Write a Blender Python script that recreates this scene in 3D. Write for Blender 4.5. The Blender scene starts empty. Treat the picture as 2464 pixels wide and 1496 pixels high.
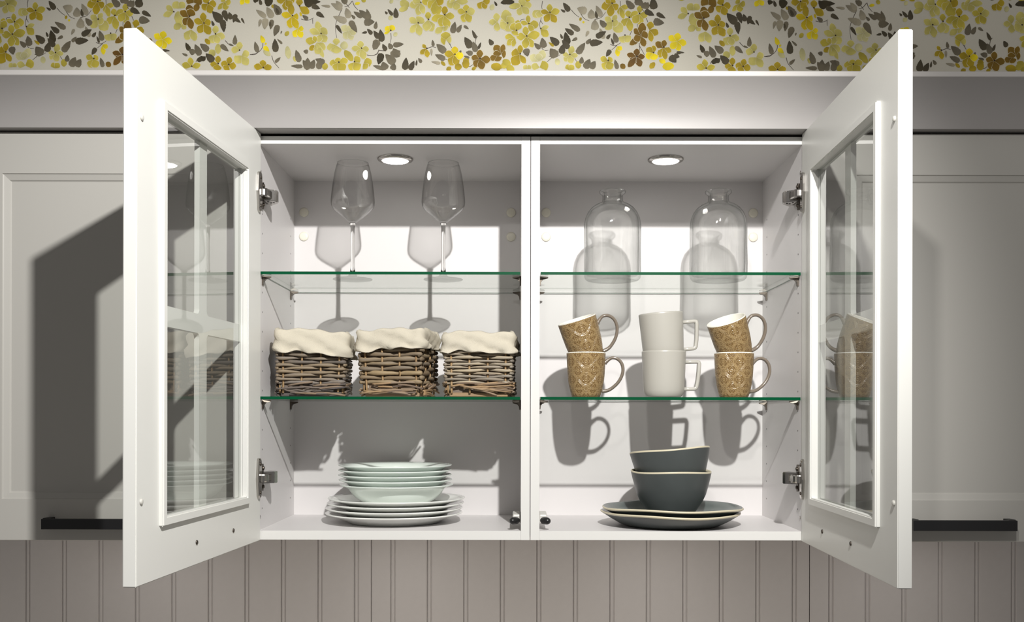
import bpy, bmesh, math, random
from mathutils import Vector, Matrix
random.seed(7)
PI = math.pi
scene = bpy.context.scene
C = scene.collection

# ------------------------------------------------------------------ camera, world, light
EZ = 1.62                       # eye height above the floor; all z below are relative to it
CAMD = 2.175                    # camera distance in front of the carcass fronts (y = 0)
FPX = 2447.0                    # focal length in pixels of the 2464 px wide frame
cam_d = bpy.data.cameras.new('camera')
cam_d.sensor_width = 36.0
cam_d.lens = FPX / 2464.0 * 36.0
cam_d.shift_x = -8.0 / 2464.0
cam_d.shift_y = 248.0 / 2464.0
cam_d.clip_start = 0.05
cam = bpy.data.objects.new('camera', cam_d)
cam.location = (0, -CAMD, EZ)
cam.rotation_euler = (PI / 2, math.radians(-0.10), 0)
C.objects.link(cam)
scene.camera = cam

world = bpy.data.worlds.new('room_ambient')
world.use_nodes = True
bg = world.node_tree.nodes['Background']
bg.inputs[0].default_value = (1.0, 0.96, 0.925, 1)
bg.inputs[1].default_value = 0.158
scene.world = world

def spot_lamp(name, loc, aim, power, size, blend, radius, col):
    d = bpy.data.lights.new(name, 'SPOT')
    d.energy = power; d.spot_size = math.radians(size); d.spot_blend = blend
    d.shadow_soft_size = radius; d.color = col
    o = bpy.data.objects.new(name, d)
    o.location = Vector(loc) + Vector((0, 0, EZ))
    o.rotation_euler = (Vector(aim) - Vector(loc)).to_track_quat('-Z', 'Y').to_euler()
    C.objects.link(o)
    return o
spot_lamp('ceiling_spot', (0.30, -1.85, 1.18), (-0.31, 0.02, 0.0), 260, 76, 0.75, 0.022, (1.0, 0.98, 0.95))
spot_lamp('ceiling_spot', (-0.09, -2.04, 1.19), (1.10, 0.2, 0.62), 62, 62, 1.0, 0.035, (1.0, 0.97, 0.93))

vs = scene.view_settings
scene.display_settings.display_device = 'sRGB'
vs.view_transform = 'Standard'; vs.look = 'None'; vs.exposure = 0.0; vs.gamma = 1.0
vs.use_curve_mapping = False
scene.cycles.use_denoising = True
scene.cycles.max_bounces = 12
scene.cycles.transparent_max_bounces = 40
scene.cycles.sample_clamp_indirect = 4.0

# ------------------------------------------------------------------ materials
def lin(r, g, b):
    f = lambda c: (c / 255) / 12.92 if c / 255 <= 0.04045 else ((c / 255 + 0.055) / 1.055) ** 2.4
    return (f(r), f(g), f(b), 1)

def new_mat(name):
    m = bpy.data.materials.new(name); m.use_nodes = True
    nt = m.node_tree
    return m, nt, nt.nodes, nt.links, nt.nodes['Principled BSDF']

def plain(name, col, rough=0.4, metal=0.0, spec=0.5, bump=0.0, scale=200.0, vary=0.0, coat=0.0):
    m, nt, N, L, b = new_mat(name)
    b.inputs['Base Color'].default_value = col
    b.inputs['Roughness'].default_value = rough
    b.inputs['Metallic'].default_value = metal
    b.inputs['Specular IOR Level'].default_value = spec
    b.inputs['Coat Weight'].default_value = coat
    if bump or vary:
        tc = N.new('ShaderNodeTexCoord')
        nz = N.new('ShaderNodeTexNoise'); nz.inputs['Scale'].default_value = scale; nz.inputs['Detail'].default_value = 4
        L.new(tc.outputs['Object'], nz.inputs['Vector'])
        if bump:
            bp = N.new('ShaderNodeBump'); bp.inputs['Strength'].default_value = bump; bp.inputs['Distance'].default_value = 0.001
            L.new(nz.outputs['Fac'], bp.inputs['Height']); L.new(bp.outputs['Normal'], b.inputs['Normal'])
        if vary:
            mx = N.new('ShaderNodeMix'); mx.data_type = 'RGBA'
            mx.inputs[6].default_value = tuple(c * (1 - vary) for c in col[:3]) + (1,)
            mx.inputs[7].default_value = tuple(min(1, c * (1 + vary)) for c in col[:3]) + (1,)
            L.new(nz.outputs['Fac'], mx.inputs[0]); L.new(mx.outputs[2], b.inputs['Base Color'])
    return m

M = {}
M['door'] = plain('white_lacquer', (0.725, 0.725, 0.69, 1), 0.38, bump=0.02, scale=120)
M['edge'] = plain('white_edge', (0.73, 0.725, 0.70, 1), 0.4)
M['inside'] = plain('white_melamine', (0.705, 0.685, 0.682, 1), 0.42, bump=0.02, scale=300)
M['greige'] = plain('greige_lacquer', (0.47, 0.458, 0.425, 1), 0.42, bump=0.02, scale=120)
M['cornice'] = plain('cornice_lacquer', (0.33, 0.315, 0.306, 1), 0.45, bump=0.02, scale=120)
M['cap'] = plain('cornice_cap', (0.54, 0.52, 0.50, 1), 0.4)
M['plank'] = plain('grey_paint', (0.66, 0.63, 0.615, 1), 0.5, bump=0.05, scale=60, vary=0.03)
M['gap'] = plain('shadow_gap', (0.03, 0.028, 0.026, 1), 0.8)
M['paper'] = plain('wallpaper_base', (0.56, 0.535, 0.455, 1), 0.75, bump=0.04, scale=400, vary=0.05)
M['black'] = plain('black_metal', (0.012, 0.012, 0.013, 1), 0.38, bump=0.1, scale=300)
M['chrome'] = plain('chrome', (0.50, 0.48, 0.455, 1), 0.18, metal=1.0)
M['nickel'] = plain('dark_nickel', (0.13, 0.112, 0.095, 1), 0.4, metal=1.0)
M['cream_cap'] = plain('cream_plastic', (0.80, 0.77, 0.66, 1), 0.4)
M['hole'] = plain('drill_hole', (0.05, 0.045, 0.04, 1), 0.8)
M['rubber'] = plain('black_rubber', (0.015, 0.015, 0.015, 1), 0.3)
M['bumper'] = plain('clear_bumper', (0.55, 0.54, 0.5, 1), 0.2)
M['plastic'] = plain('grey_plastic', (0.62, 0.61, 0.57, 1), 0.4)
M['porcelain'] = plain('white_porcelain', (0.86, 0.87, 0.835, 1), 0.12, coat=0.3)
M['mint'] = plain('mint_porcelain', (0.82, 0.885, 0.835, 1), 0.12, coat=0.3)
M['stoneware'] = plain('grey_white_stoneware', (0.45, 0.435, 0.39, 1), 0.3)
M['mug_inside'] = plain('mug_glaze_inside', (0.80, 0.78, 0.70, 1), 0.2)
M['mug_handle'] = plain('brown_grey_glaze', (0.20, 0.165, 0.13, 1), 0.16, coat=0.4)
M['slate'] = plain('slate_glaze', (0.068, 0.077, 0.076, 1), 0.36, bump=0.12, scale=35, vary=0.08)
M['slate_in'] = plain('slate_glaze_inside', (0.085, 0.105, 0.10, 1), 0.22, bump=0.05, scale=40, vary=0.1)
M['rim'] = plain('cream_rim', (0.66, 0.60, 0.44, 1), 0.35)
M['cloth'] = plain('cream_linen', (0.59, 0.545, 0.445, 1), 0.9, spec=0.1, bump=0.9, scale=900, vary=0.08)

def emit(name, col, s):
    m, nt, N, L, b = new_mat(name)
    b.inputs['Base Color'].default_value = (0.9, 0.9, 0.9, 1)
    b.inputs['Emission Color'].default_value = col
    b.inputs['Emission Strength'].default_value = s
    return m
M['led_added'] = emit('added_light_lens', (1.0, 0.96, 0.92, 1), 30.0)  # for the unseen lamps added below the cabinets to lift the beadboard
M['led'] = emit('led_lens', (1.0, 0.97, 0.92, 1), 18.0)

def thin_glass(name, clear, edge, power, ior=1.5, gain=1.0, p_fres=5.0, refr=0.0):
    """a glass wall: Fresnel reflection over a see-through body that absorbs more at grazing angles"""
    m = bpy.data.materials.new(name); m.use_nodes = True
    nt = m.node_tree; N = nt.nodes; L = nt.links
    N.remove(N['Principled BSDF'])
    out = N['Material Output']
    tr = N.new('ShaderNodeBsdfTransparent'); gl = N.new('ShaderNodeBsdfGlossy')
    gl.inputs['Roughness'].default_value = 0.0
    lw = N.new('ShaderNodeLayerWeight'); lw.inputs['Blend'].default_value = 0.5
    pw = N.new('ShaderNodeMath'); pw.operation = 'POWER'; pw.inputs[1].default_value = power
    L.new(lw.outputs['Facing'], pw.inputs[0])
    cm = N.new('ShaderNodeMix'); cm.data_type = 'RGBA'
    cm.inputs[6].default_value = clear; cm.inputs[7].default_value = edge
    L.new(pw.outputs[0], cm.inputs[0]); L.new(cm.outputs[2], tr.inputs['Color'])
    fr = N.new('ShaderNodeFresnel'); fr.inputs['IOR'].default_value = ior
    # Fresnel by the angle alone, the same from both sides of the thin wall
    f0 = ((ior - 1) / (ior + 1)) ** 2
    p5 = N.new('ShaderNodeMath'); p5.operation = 'POWER'; p5.inputs[1].default_value = p_fres
    L.new(lw.outputs['Facing'], p5.inputs[0])
    ma = N.new('ShaderNodeMath'); ma.operation = 'MULTIPLY_ADD'
    ma.inputs[1].default_value = (1 - f0) * 0.9; ma.inputs[2].default_value = f0 * gain
    ma.use_clamp = True
    N.remove(fr)
    L.new(p5.outputs[0], ma.inputs[0])
    mx = N.new('ShaderNodeMixShader')
    body = tr.outputs[0]
    if refr:
        rf = N.new('ShaderNodeBsdfRefraction'); rf.inputs['IOR'].default_value = 1.45; rf.inputs['Roughness'].default_value = 0.0
        L.new(cm.outputs[2], rf.inputs['Color'])
        m2 = N.new('ShaderNodeMixShader'); m2.inputs[0].default_value = refr
        L.new(tr.outputs[0], m2.inputs[1]); L.new(rf.outputs[0], m2.inputs[2]); body = m2.outputs[0]
    L.new(ma.outputs[0], mx.inputs[0]); L.new(body, mx.inputs[1]); L.new(gl.outputs[0], mx.inputs[2])
    L.new(mx.outputs[0], out.inputs['Surface'])
    return m
M['pane'] = thin_glass('window_glass', (0.93, 0.945, 0.93, 1), (0.75, 0.78, 0.75, 1), 4.0, gain=2.2, p_fres=3.6)
M['shelf'] = thin_glass('shelf_glass', (0.955, 0.965, 0.955, 1), (0.90, 0.93, 0.90, 1), 6.0, gain=1.0, p_fres=7.0)
M['wine'] = thin_glass('wine_glass', (0.985, 0.984, 0.982, 1), (0.55, 0.54, 0.53, 1), 5.0, gain=2.0, refr=0.05)
M['foot'] = thin_glass('wine_foot_glass', (0.97, 0.97, 0.968, 1), (0.45, 0.45, 0.44, 1), 5.0, gain=2.0, refr=0.3)
M['bottle'] = thin_glass('bottle_glass', (0.99, 0.992, 0.988, 1), (0.05, 0.075, 0.05, 1), 4.4, gain=1.5, refr=0.13)

def solid_glass(name, col):
    m = bpy.data.materials.new(name); m.use_nodes = True
    nt = m.node_tree; N = nt.nodes; L = nt.links
    N.remove(N['Principled BSDF'])
    g = N.new('ShaderNodeBsdfGlass'); g.inputs['Color'].default_value = col; g.inputs['IOR'].default_value = 1.5
    g.inputs['Roughness'].default_value = 0.0
    L.new(g.outputs[0], N['Material Output'].inputs['Surface'])
    return m
M['stem'] = solid_glass('stem_glass', (0.97, 0.97, 0.965, 1))
M['green_edge'] = plain('green_glass_edge', (0.0, 0.070, 0.026, 1), 0.35, spec=0.12)

# willow: one tone per strand, streaked along it
def willow(name, stops, rough=0.65):
    m, nt, N, L, b = new_mat(name)
    oi = N.new('ShaderNodeObjectInfo'); tc = N.new('ShaderNodeTexCoord')
    rp = N.new('ShaderNodeValToRGB')
    while len(rp.color_ramp.elements) < len(stops): rp.color_ramp.elements.new(0.5)
    for e, (p, c) in zip(rp.color_ramp.elements, stops): e.position = p; e.color = c
    nz = N.new('ShaderNodeTexNoise'); nz.inputs['Scale'].default_value = 60; nz.inputs['Detail'].default_value = 5
    mp = N.new('ShaderNodeMapping'); mp.inputs['Scale'].default_value = (0.35, 0.35, 3.0)
    L.new(tc.outputs['Object'], mp.inputs['Vector']); L.new(mp.outputs[0], nz.inputs['Vector'])
    ad = N.new('ShaderNodeMath'); ad.operation = 'MULTIPLY_ADD'; ad.inputs[1].default_value = 0.55; ad.inputs[2].default_value = -0.27
    L.new(nz.outputs['Fac'], ad.inputs[0])
    a2 = N.new('ShaderNodeMath'); a2.operation = 'ADD'; a2.use_clamp = True
    L.new(oi.outputs['Random'], a2.inputs[0]); L.new(ad.outputs[0], a2.inputs[1])
    L.new(a2.outputs[0], rp.inputs[0]); L.new(rp.outputs[0], b.inputs['Base Color'])
    b.inputs['Roughness'].default_value = rough
    bp = N.new('ShaderNodeBump'); bp.inputs['Strength'].default_value = 0.5; bp.inputs['Distance'].default_value = 0.001
    L.new(nz.outputs['Fac'], bp.inputs['Height']); L.new(bp.outputs['Normal'], b.inputs['Normal'])
    return m
M['willow_grey'] = willow('willow_grey', [(0.0, (0.075, 0.065, 0.057, 1)), (0.35, (0.15, 0.125, 0.10, 1)), (0.7, (0.25, 0.19, 0.12, 1)), (1.0, (0.18, 0.16, 0.145, 1))])
M['willow_tan'] = willow('willow_tan', [(0.0, (0.12, 0.09, 0.06, 1)), (0.4, (0.23, 0.165, 0.095, 1)), (0.7, (0.18, 0.145, 0.105, 1)), (1.0, (0.32, 0.235, 0.13, 1))])
M['willow_pale'] = willow('willow_pale', [(0.0, (0.19, 0.165, 0.135, 1)), (0.4, (0.34, 0.275, 0.19, 1)), (0.7, (0.26, 0.235, 0.20, 1)), (1.0, (0.45, 0.37, 0.25, 1))])
M['stake'] = willow('willow_stake', [(0.0, (0.30, 0.19, 0.09, 1)), (1.0, (0.42, 0.28, 0.14, 1))])
M['twig'] = willow('willow_twig', [(0.0, (0.13, 0.095, 0.075, 1)), (0.5, (0.36, 0.235, 0.12, 1)), (1.0, (0.26, 0.20, 0.15, 1))])
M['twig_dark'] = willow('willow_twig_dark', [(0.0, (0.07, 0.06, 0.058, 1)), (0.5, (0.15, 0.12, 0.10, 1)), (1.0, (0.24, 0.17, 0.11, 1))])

# embossed tile pattern of the brown mugs: lattice, rings and petals around the cup
def mug_pattern():
    m, nt, N, L, b = new_mat('embossed_brown_glaze')
    def math_(op, a, c=None, d=None, clamp=False):
        n = N.new('ShaderNodeMath'); n.operation = op; n.use_clamp = clamp
        for k, v in enumerate((a, c, d)):
            if v is None: continue
            if isinstance(v, (int, float)): n.inputs[k].default_value = v
            else: L.new(v, n.inputs[k])
        return n.outputs[0]
    tc = N.new('ShaderNodeTexCoord'); sp = N.new('ShaderNodeSeparateXYZ')
    L.new(tc.outputs['Object'], sp.inputs[0])
    ang = math_('ARCTAN2', sp.outputs[1], sp.outputs[0])
    u = math_('MULTIPLY_ADD', ang, 7.0 / (2 * PI), 0.25)
    v = math_('MULTIPLY', sp.outputs[2], 1 / 0.0395)
    fu = math_('SUBTRACT', math_('FRACT', u), 0.5); fv = math_('SUBTRACT', math_('FRACT', v), 0.5)
    d1 = math_('ABSOLUTE', math_('SUBTRACT', math_('ABSOLUTE', fu), math_('ABSOLUTE', fv)))       # diagonals
    def line(dist, w):      # 1 on the line, 0 away
        return math_('SUBTRACT', 1.0, math_('DIVIDE', dist, w, clamp=True), clamp=True)
    r = math_('SQRT', math_('ADD', math_('MULTIPLY', fu, fu), math_('MULTIPLY', fv, fv)))
    th = math_('ARCTAN2', fv, fu)
    gu = math_('SUBTRACT', math_('ABSOLUTE', fu), 0.5); hv = math_('SUBTRACT', math_('ABSOLUTE', fv), 0.5)
    r2 = math_('SQRT', math_('ADD', math_('MULTIPLY', gu, gu), math_('MULTIPLY', fv, fv)))
    r3 = math_('SQRT', math_('ADD', math_('MULTIPLY', fu, fu), math_('MULTIPLY', hv, hv)))
    au, av = math_('ABSOLUTE', fu), math_('ABSOLUTE', fv)
    ls = [line(d1, 0.026), line(math_('ABSOLUTE', math_('SUBTRACT', d1, 0.075)), 0.022)]          # diagonal bands
    for rr in (r2, r3):                                                                          # overlapping arcs make the petals
        for q, w in ((0.37, 0.026), (0.29, 0.024), (0.07, 0.03)):
            ls.append(line(math_('ABSOLUTE', math_('SUBTRACT', rr, q)), w))
    for (pu, pv, rr) in ((gu, fv, r2), (fu, hv, r3)):                                            # four-lobed rosettes between the bands
        t4 = math_('ABSOLUTE', math_('COSINE', math_('MULTIPLY', math_('ARCTAN2', pv, pu), 2.0)))
        ls.append(line(math_('ABSOLUTE', math_('SUBTRACT', rr, math_('MULTIPLY_ADD', t4, 0.10, 0.11))), 0.026))
    ax_ = math_('MINIMUM', au, av)                                                               # stems along the axes
    ls.append(math_('MULTIPLY', line(ax_, 0.022), math_('GREATER_THAN', r, 0.16)))
    ls.append(line(math_('ABSOLUTE', math_('SUBTRACT', math_('MULTIPLY_ADD', math_('COSINE', math_('MULTIPLY', th, 4.0)), -0.035, r), 0.125)), 0.022))
    fleur = math_('MULTIPLY_ADD', math_('COSINE', math_('MULTIPLY', th, 8.0)), 0.03, 0.30)
    ls.append(math_('MULTIPLY', line(math_('ABSOLUTE', math_('SUBTRACT', r, fleur)), 0.022), math_('GREATER_THAN', d1, 0.1)))
    mx = ls[0]
    for q in ls[1:]: mx = math_('MAXIMUM', mx, q)
    col = N.new('ShaderNodeMix'); col.data_type = 'RGBA'
    col.inputs[6].default_value = (0.185, 0.112, 0.043, 1); col.inputs[7].default_value = (0.44, 0.31, 0.145, 1)
    L.new(mx, col.inputs[0]); L.new(col.outputs[2], b.inputs['Base Color'])
    bp = N.new('ShaderNodeBump'); bp.inputs['Strength'].default_value = 0.6; bp.inputs['Distance'].default_value = 0.0008
    L.new(mx, bp.inputs['Height']); L.new(bp.outputs['Normal'], b.inputs['Normal'])
    b.inputs['Roughness'].default_value = 0.28
    return m
M['mug'] = mug_pattern()

# ------------------------------------------------------------------ builders
ORG = {}                                        # origin of each thing, eye-relative coordinates
def setp(o, label=None, cat=None, group=None, kind=None):
    if label: o['label'] = label
    if cat: o['category'] = cat
    if group: o['group'] = group
    if kind: o['kind'] = kind
    return o

def thing(name, loc, label, cat, group=None, kind=None, rot=(0, 0, 0)):
    o = bpy.data.objects.new(name, None); o.empty_display_size = 0.05
    o.location = (loc[0], loc[1], loc[2] + EZ); o.rotation_euler = rot
    C.objects.link(o); ORG[o.name] = Vector(loc)
    return setp(o, label, cat, group, kind)

def root_of(p):
    while p.parent: p = p.parent
    return p

def finish(bm, name, mats, smooth=False):
    me = bpy.data.meshes.new(name)
    bmesh.ops.recalc_face_normals(bm, faces=bm.faces)
    if smooth:
        for f in bm.faces: f.smooth = True
    bm.to_mesh(me); bm.free()
    for m in (mats if isinstance(mats, (list, tuple)) else [mats]): me.materials.append(m)
    return me

def wobj(name, bm, mats, parent=None, loc=None, smooth=False):
    """a mesh drawn in eye-relative world coordinates; parent's thing gives the origin"""
    org = ORG[root_of(parent).name] if parent else Vector(loc if loc else (0, 0, 0))
    bmesh.ops.translate(bm, verts=bm.verts, vec=-org)
    o = bpy.data.objects.new(name, finish(bm, name, mats, smooth))
    C.objects.link(o)
    if parent: o.parent = parent
    else:
        o.location = org + Vector((0, 0, EZ)); ORG[o.name] = org
    return o

def lobj(name, bm, mats, parent, smooth=True):
    """a mesh drawn in its thing's own coordinates"""
    o = bpy.data.objects.new(name, finish(bm, name, mats, smooth))
    C.objects.link(o); o.parent = parent
    return o

def box(bm, x0, x1, y0, y1, z0, z1, bev=0.0, seg=1, mat=0):
    vs_ = [bm.verts.new(p) for p in ((x0, y0, z0), (x1, y0, z0), (x1, y1, z0), (x0, y1, z0), (x0, y0, z1), (x1, y0, z1), (x1, y1, z1), (x0, y1, z1))]
    fs = [bm.faces.new([vs_[i] for i in q]) for q in ((0, 3, 2, 1), (4, 5, 6, 7), (0, 1, 5, 4), (1, 2, 6, 5), (2, 3, 7, 6), (3, 0, 4, 7))]
    for f in fs: f.material_index = mat
    if bev:
        es = list({e for f in fs for e in f.edges})
        bmesh.ops.bevel(bm, geom=es, offset=bev, segments=seg, affect='EDGES', profile=0.5)
    return vs_

def bxm(*a, **k):
    bm = bmesh.new(); box(bm, *a, **k); return bm

def lathe(bm, prof, seg=48, mats=None, cap0=False, cap1=False, warp=None):
    rings = []
    for (r, z) in prof:
        if r < 1e-6: rings.append([bm.verts.new((0, 0, z))]); continue
        ring = []
        for k in range(seg):
            a = 2 * PI * k / seg
            x, y, zz = r * math.cos(a), r * math.sin(a), z
            if warp: x, y, zz = warp(x, y, zz, a, r)
            ring.append(bm.verts.new((x, y, zz)))
        rings.append(ring)
    for i in range(len(rings) - 1):
        A, B = rings[i], rings[i + 1]
        for k in range(seg):
            k2 = (k + 1) % seg
            if len(A) == 1 and len(B) == 1: continue
            if len(A) == 1: f = bm.faces.new((A[0], B[k], B[k2]))
            elif len(B) == 1: f = bm.faces.new((A[k], A[k2], B[0]))
            else: f = bm.faces.new((A[k], A[k2], B[k2], B[k]))
            if mats: f.material_index = mats[i]
    if cap0 and len(rings[0]) > 1: bm.faces.new(rings[0])
    if cap1 and len(rings[-1]) > 1: bm.faces.new(rings[-1])
    return bm

def smooth_path(pts, n=6, closed=False):
    P = [Vector(p) for p in pts]; out = []
    m = len(P)
    for i in range(m if closed else m - 1):
        if closed: a, b, c, d = P[(i - 1) % m], P[i], P[(i + 1) % m], P[(i + 2) % m]
        else: a, b, c, d = P[max(i - 1, 0)], P[i], P[i + 1], P[min(i + 2, m - 1)]
        for k in range(n):
            t = k / n
            out.append(0.5 * ((2 * b) + (c - a) * t + (2 * a - 5 * b + 4 * c - d) * t * t + (3 * b - 3 * c + d - a) * t ** 3))
    if not closed: out.append(P[-1])
    return out

def tube(bm, path, ru, rv=None, seg=6, up=Vector((0, 0, 1)), caps=True, radii=None, square=False):
    """sweep an ellipse (ru across, rv along 'up') along a path"""
    rv = ru if rv is None else rv
    rings = []
    n = len(path)
    for i, p in enumerate(path):
        t = (path[min(i + 1, n - 1)] - path[max(i - 1, 0)]).normalized()
        s = t.cross(up)
        if s.length < 1e-4: s = t.cross(Vector((0, 1, 0)))
        s.normalize(); w = s.cross(t).normalized()
        k_ = radii[i] if radii else 1.0
        if square:
            cs = [(-1, -0.7), (-0.7, -1), (0.7, -1), (1, -0.7), (1, 0.7), (0.7, 1), (-0.7, 1), (-1, 0.7)]
            rings.append([bm.verts.new(p + s * (a * ru * k_) + w * (b * rv * k_)) for a, b in cs])
        else:
            rings.append([bm.verts.new(p + s * (math.cos(2 * PI * k / seg) * ru * k_) + w * (math.sin(2 * PI * k / seg) * rv * k_)) for k in range(seg)])
    m = len(rings[0])
    for i in range(n - 1):
        for k in range(m):
            bm.faces.new((rings[i][k], rings[i][(k + 1) % m], rings[i + 1][(k + 1) % m], rings[i + 1][k]))
    if caps:
        bm.faces.new(rings[0]); bm.faces.new(rings[-1][::-1])
    return bm

def disc_dome(bm, c, axis, r, h, seg=16):
    """a flat-domed button standing on a surface at c, pointing along axis"""
    q = Vector((0, 0, 1)).rotation_difference(Vector(axis).normalized()).to_matrix()
    n0 = len(bm.verts)
    tmp = bmesh.new()
    lathe(tmp, [(r, 0), (r, h * 0.45), (r * 0.85, h * 0.8), (r * 0.5, h * 0.97), (0, h)], seg, cap0=True)
    bmesh.ops.transform(tmp, verts=tmp.verts, matrix=Matrix.Translation(Vector(c)) @ q.to_4x4())
    me = bpy.data.meshes.new('tmp'); tmp.to_mesh(me); tmp.free()
    bm.from_mesh(me); bpy.data.meshes.remove(me)
    return bm

# ------------------------------------------------------------------ the setting: back wall, beadboard, wallpaper, cornice
WALL_Y = 0.372
wall = wobj('wall_back', bxm(-1.9, 1.9, WALL_Y, WALL_Y + 0.1, -EZ, 1.25), M['paper'], loc=(0, WALL_Y, -EZ))
setp(wall, 'cream wall with yellow floral wallpaper above grey beadboard panelling', 'wall', kind='structure')

BOARD_Y = 0.360
def plank_mesh(w, bead):
    # cross-section along x (0..w); y is depth behind the board face
    pr = []
    if bead:
        pr += [(0.0003, 0.0036), (0.0012, 0.0036), (0.0022, 0.0014), (0.0042, 0.0004), (0.0062, 0.0004), (0.0082, 0.0014), (0.0092, 0.0036), (0.0102, 0.0036), (0.0122, 0.0)]
    else:
        pr += [(0.0008, 0.006), (0.0009, 0.0008), (0.0018, 0.0)]
    pr += [(w - 0.0018, 0.0), (w - 0.0003, 0.0036)]
    bm = bmesh.new()
    z0, z1 = -0.62, -0.05
    A = [bm.verts.new((x, y, z0)) for x, y in pr] + [bm.verts.new((w - 0.0003, 0.0118, z0)), bm.verts.new((pr[0][0], 0.0118, z0))]
    B = [bm.verts.new((v.co.x, v.co.y, z1)) for v in A]
    n = len(A)
    for k in range(n): bm.faces.new((A[k], A[(k + 1) % n], B[(k + 1) % n], B[k]))
    bm.faces.new(A[::-1]); bm.faces.new(B)
    return finish(bm, 'plank', M['plank'])
PITCH = 87.5 / 961.0
pm_full, pm_a, pm_b = plank_mesh(PITCH, True), plank_mesh(PITCH * 0.47, True), plank_mesh(PITCH * 0.53, False)
SB = FPX / (CAMD + BOARD_Y)
x_first = (62 - 1240) / SB
for n in range(-6, 36):
    x = x_first + n * PITCH
    parts_ = [(pm_a, x), (pm_b, x + PITCH * 0.47)] if n in (9, 21) else [(pm_full, x)]
    for me, xx in parts_:
        o = bpy.data.objects.new('plank', me); C.objects.link(o); o.parent = wall
        o.location = (xx, BOARD_Y - WALL_Y, EZ)

# --- wallpaper print, one repeat of the pattern traced as blossoms, leaves and stems
PAL = {'a': (200, 190, 104), 'b': (192, 176, 62), 'c': (176, 152, 20), 'd': (128, 98, 10), 'k': (108, 76, 4), 'e': (236, 214, 14),
       'E': (212, 186, 10), 'f': (208, 202, 146), 'g': (160, 152, 130), 'h': (112, 104, 84), 'i': (78, 70, 50), 'j': (60, 52, 28), 's': (84, 74, 66), 'o': (44, 26, 20)}
PRINT = []      # (kind, colour, points..., width) in pattern pixels
def tile(x0, y0):
    f = lambda x, y: (x0 + x / 7.7, y0 + y / 7.7)
    def F(cx, cy, c, tips, dot=True):
        for t in tips:
            PRINT.append(('P', t[3] if len(t) > 3 else c, f(cx, cy), f(cx + (t[0] - cx) * 1.04, cy + (t[1] - cy) * 1.04), t[2] * 1.10 / 7.7))
        if dot: PRINT.append(('D', 'o', f(cx, cy), f(cx + 16, cy - 24), 30 / 7.7))
    def B(x1, y1, x2, y2, w, c): PRINT.append(('B', c, f(x1, y1), f(x2, y2), w / 7.7))
    def L(x1, y1, x2, y2, w, c): PRINT.append(('L', c, f(x1, y1), f(x2, y2), w / 7.7))
    def S(*p): PRINT.append(('S', 's', [f(*q) for q in p], None, 1.3))
    return F, B, L, S
F, B, L, S = tile(0, 0)
for a in ((510, 0, 495, 100, 505, 160), (490, 260, 475, 360, 455, 430, 470, 510), (475, 360, 515, 430), (1040, 160, 1110, 240, 1190, 300), (1210, 220, 1280, 320, 1375, 365), (1475, 340, 1600, 300, 1680, 200),
          (100, 390, 120, 345, 180, 335), (495, 875, 550, 915, 620, 910), (630, 1020, 740, 1045, 840, 990), (690, 1045, 590, 1130), (1080, 1020, 1145, 1120), (1765, 800, 1860, 825, 1960, 770), (1890, 820, 1790, 905),
          (2270, 390, 2265, 490), (2170, 530, 2120, 650), (1950, 0, 1955, 100)): S(*[(a[k], a[k + 1]) for k in range(0, len(a), 2)])
F(120, 100, 'a', [(20, 70, 90), (130, -60, 110), (300, 70, 140), (70, 260, 120), (250, 230, 120)])
F(480, 170, 'a', [(340, 290, 150), (430, 300, 120)], False)
F(640, 220, 'c', [(640, 60, 100, 'b'), (820, 180, 120, 'b'), (760, 390, 120), (560, 380, 120), (480, 190, 90)])
F(20, 520, 'b', [(60, 360, 110), (-60, 500, 80), (10, 640, 80)], False)
F(250, 430, 'b', [(240, 270, 85), (430, 440, 150), (330, 560, 100), (110, 390, 80)])
F(210, 660, 'b', [(190, 480, 110), (450, 610, 150), (330, 850, 120), (190, 870, 130), (30, 660, 130)])
F(470, 520, 'b', [(620, 470, 80, 'a'), (610, 650, 130)])
F(90, 990, 'c', [(100, 820, 100), (-60, 960, 170), (-40, 1180, 180), (190, 1150, 100)])
F(450, 1120, 'f', [(290, 1010, 140), (530, 920, 140), (430, 980, 130)], False)
F(460, 1230, 'a', [(310, 1200, 120), (610, 1170, 170, 'b')], False)
F(230, 1260, 'a', [(160, 1200, 90), (290, 1200, 80)], False)
B(780, 1060, 795, 1190, 100, 'f')
F(1010, 1000, 'a', [(1070, 840, 110), (1160, 1010, 90), (920, 1110, 110), (1050, 1150, 120), (890, 990, 80)])
F(1010, 1280, 'b', [(960, 1180, 100), (1080, 1190, 110)], False); B(1180, 1250, 1165, 1110, 115, 'b')
F(1790, 50, 'c', [(1610, 120, 150), (1900, 150, 140), (1760, 280, 130), (1690, -40, 110), (1830, -40, 100)])
F(1950, 100, 'b', [(2090, 120, 90), (1970, 260, 130), (2010, 320, 90)], False)
F(2110, 310, 'b', [(2090, 180, 110), (2270, 200, 110), (1970, 450, 120), (2140, 550, 120)])
F(2300, 240, 'b', [(2320, 80, 100), (2450, 270, 120), (2330, 450, 120), (2200, 400, 140)])
F(1800, 380, 'a', [(1670, 310, 110), (1880, 260, 90), (1680, 520, 150), (1980, 560, 190), (1900, 430, 130)])
F(2030, 640, 'a', [(1970, 760, 150), (2130, 740, 140)])
F(1720, 1110, 'b', [(1590, 1050, 110), (1800, 1060, 110), (1650, 1260, 150), (1780, 1260, 150)])
F(1890, 840, 'e', [(1910, 1020, 85), (1980, 900, 90)], False)
B(1220, 300, 1205, 370, 48, 'c'); B(1262, 370, 1275, 412, 42, 'e')
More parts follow.
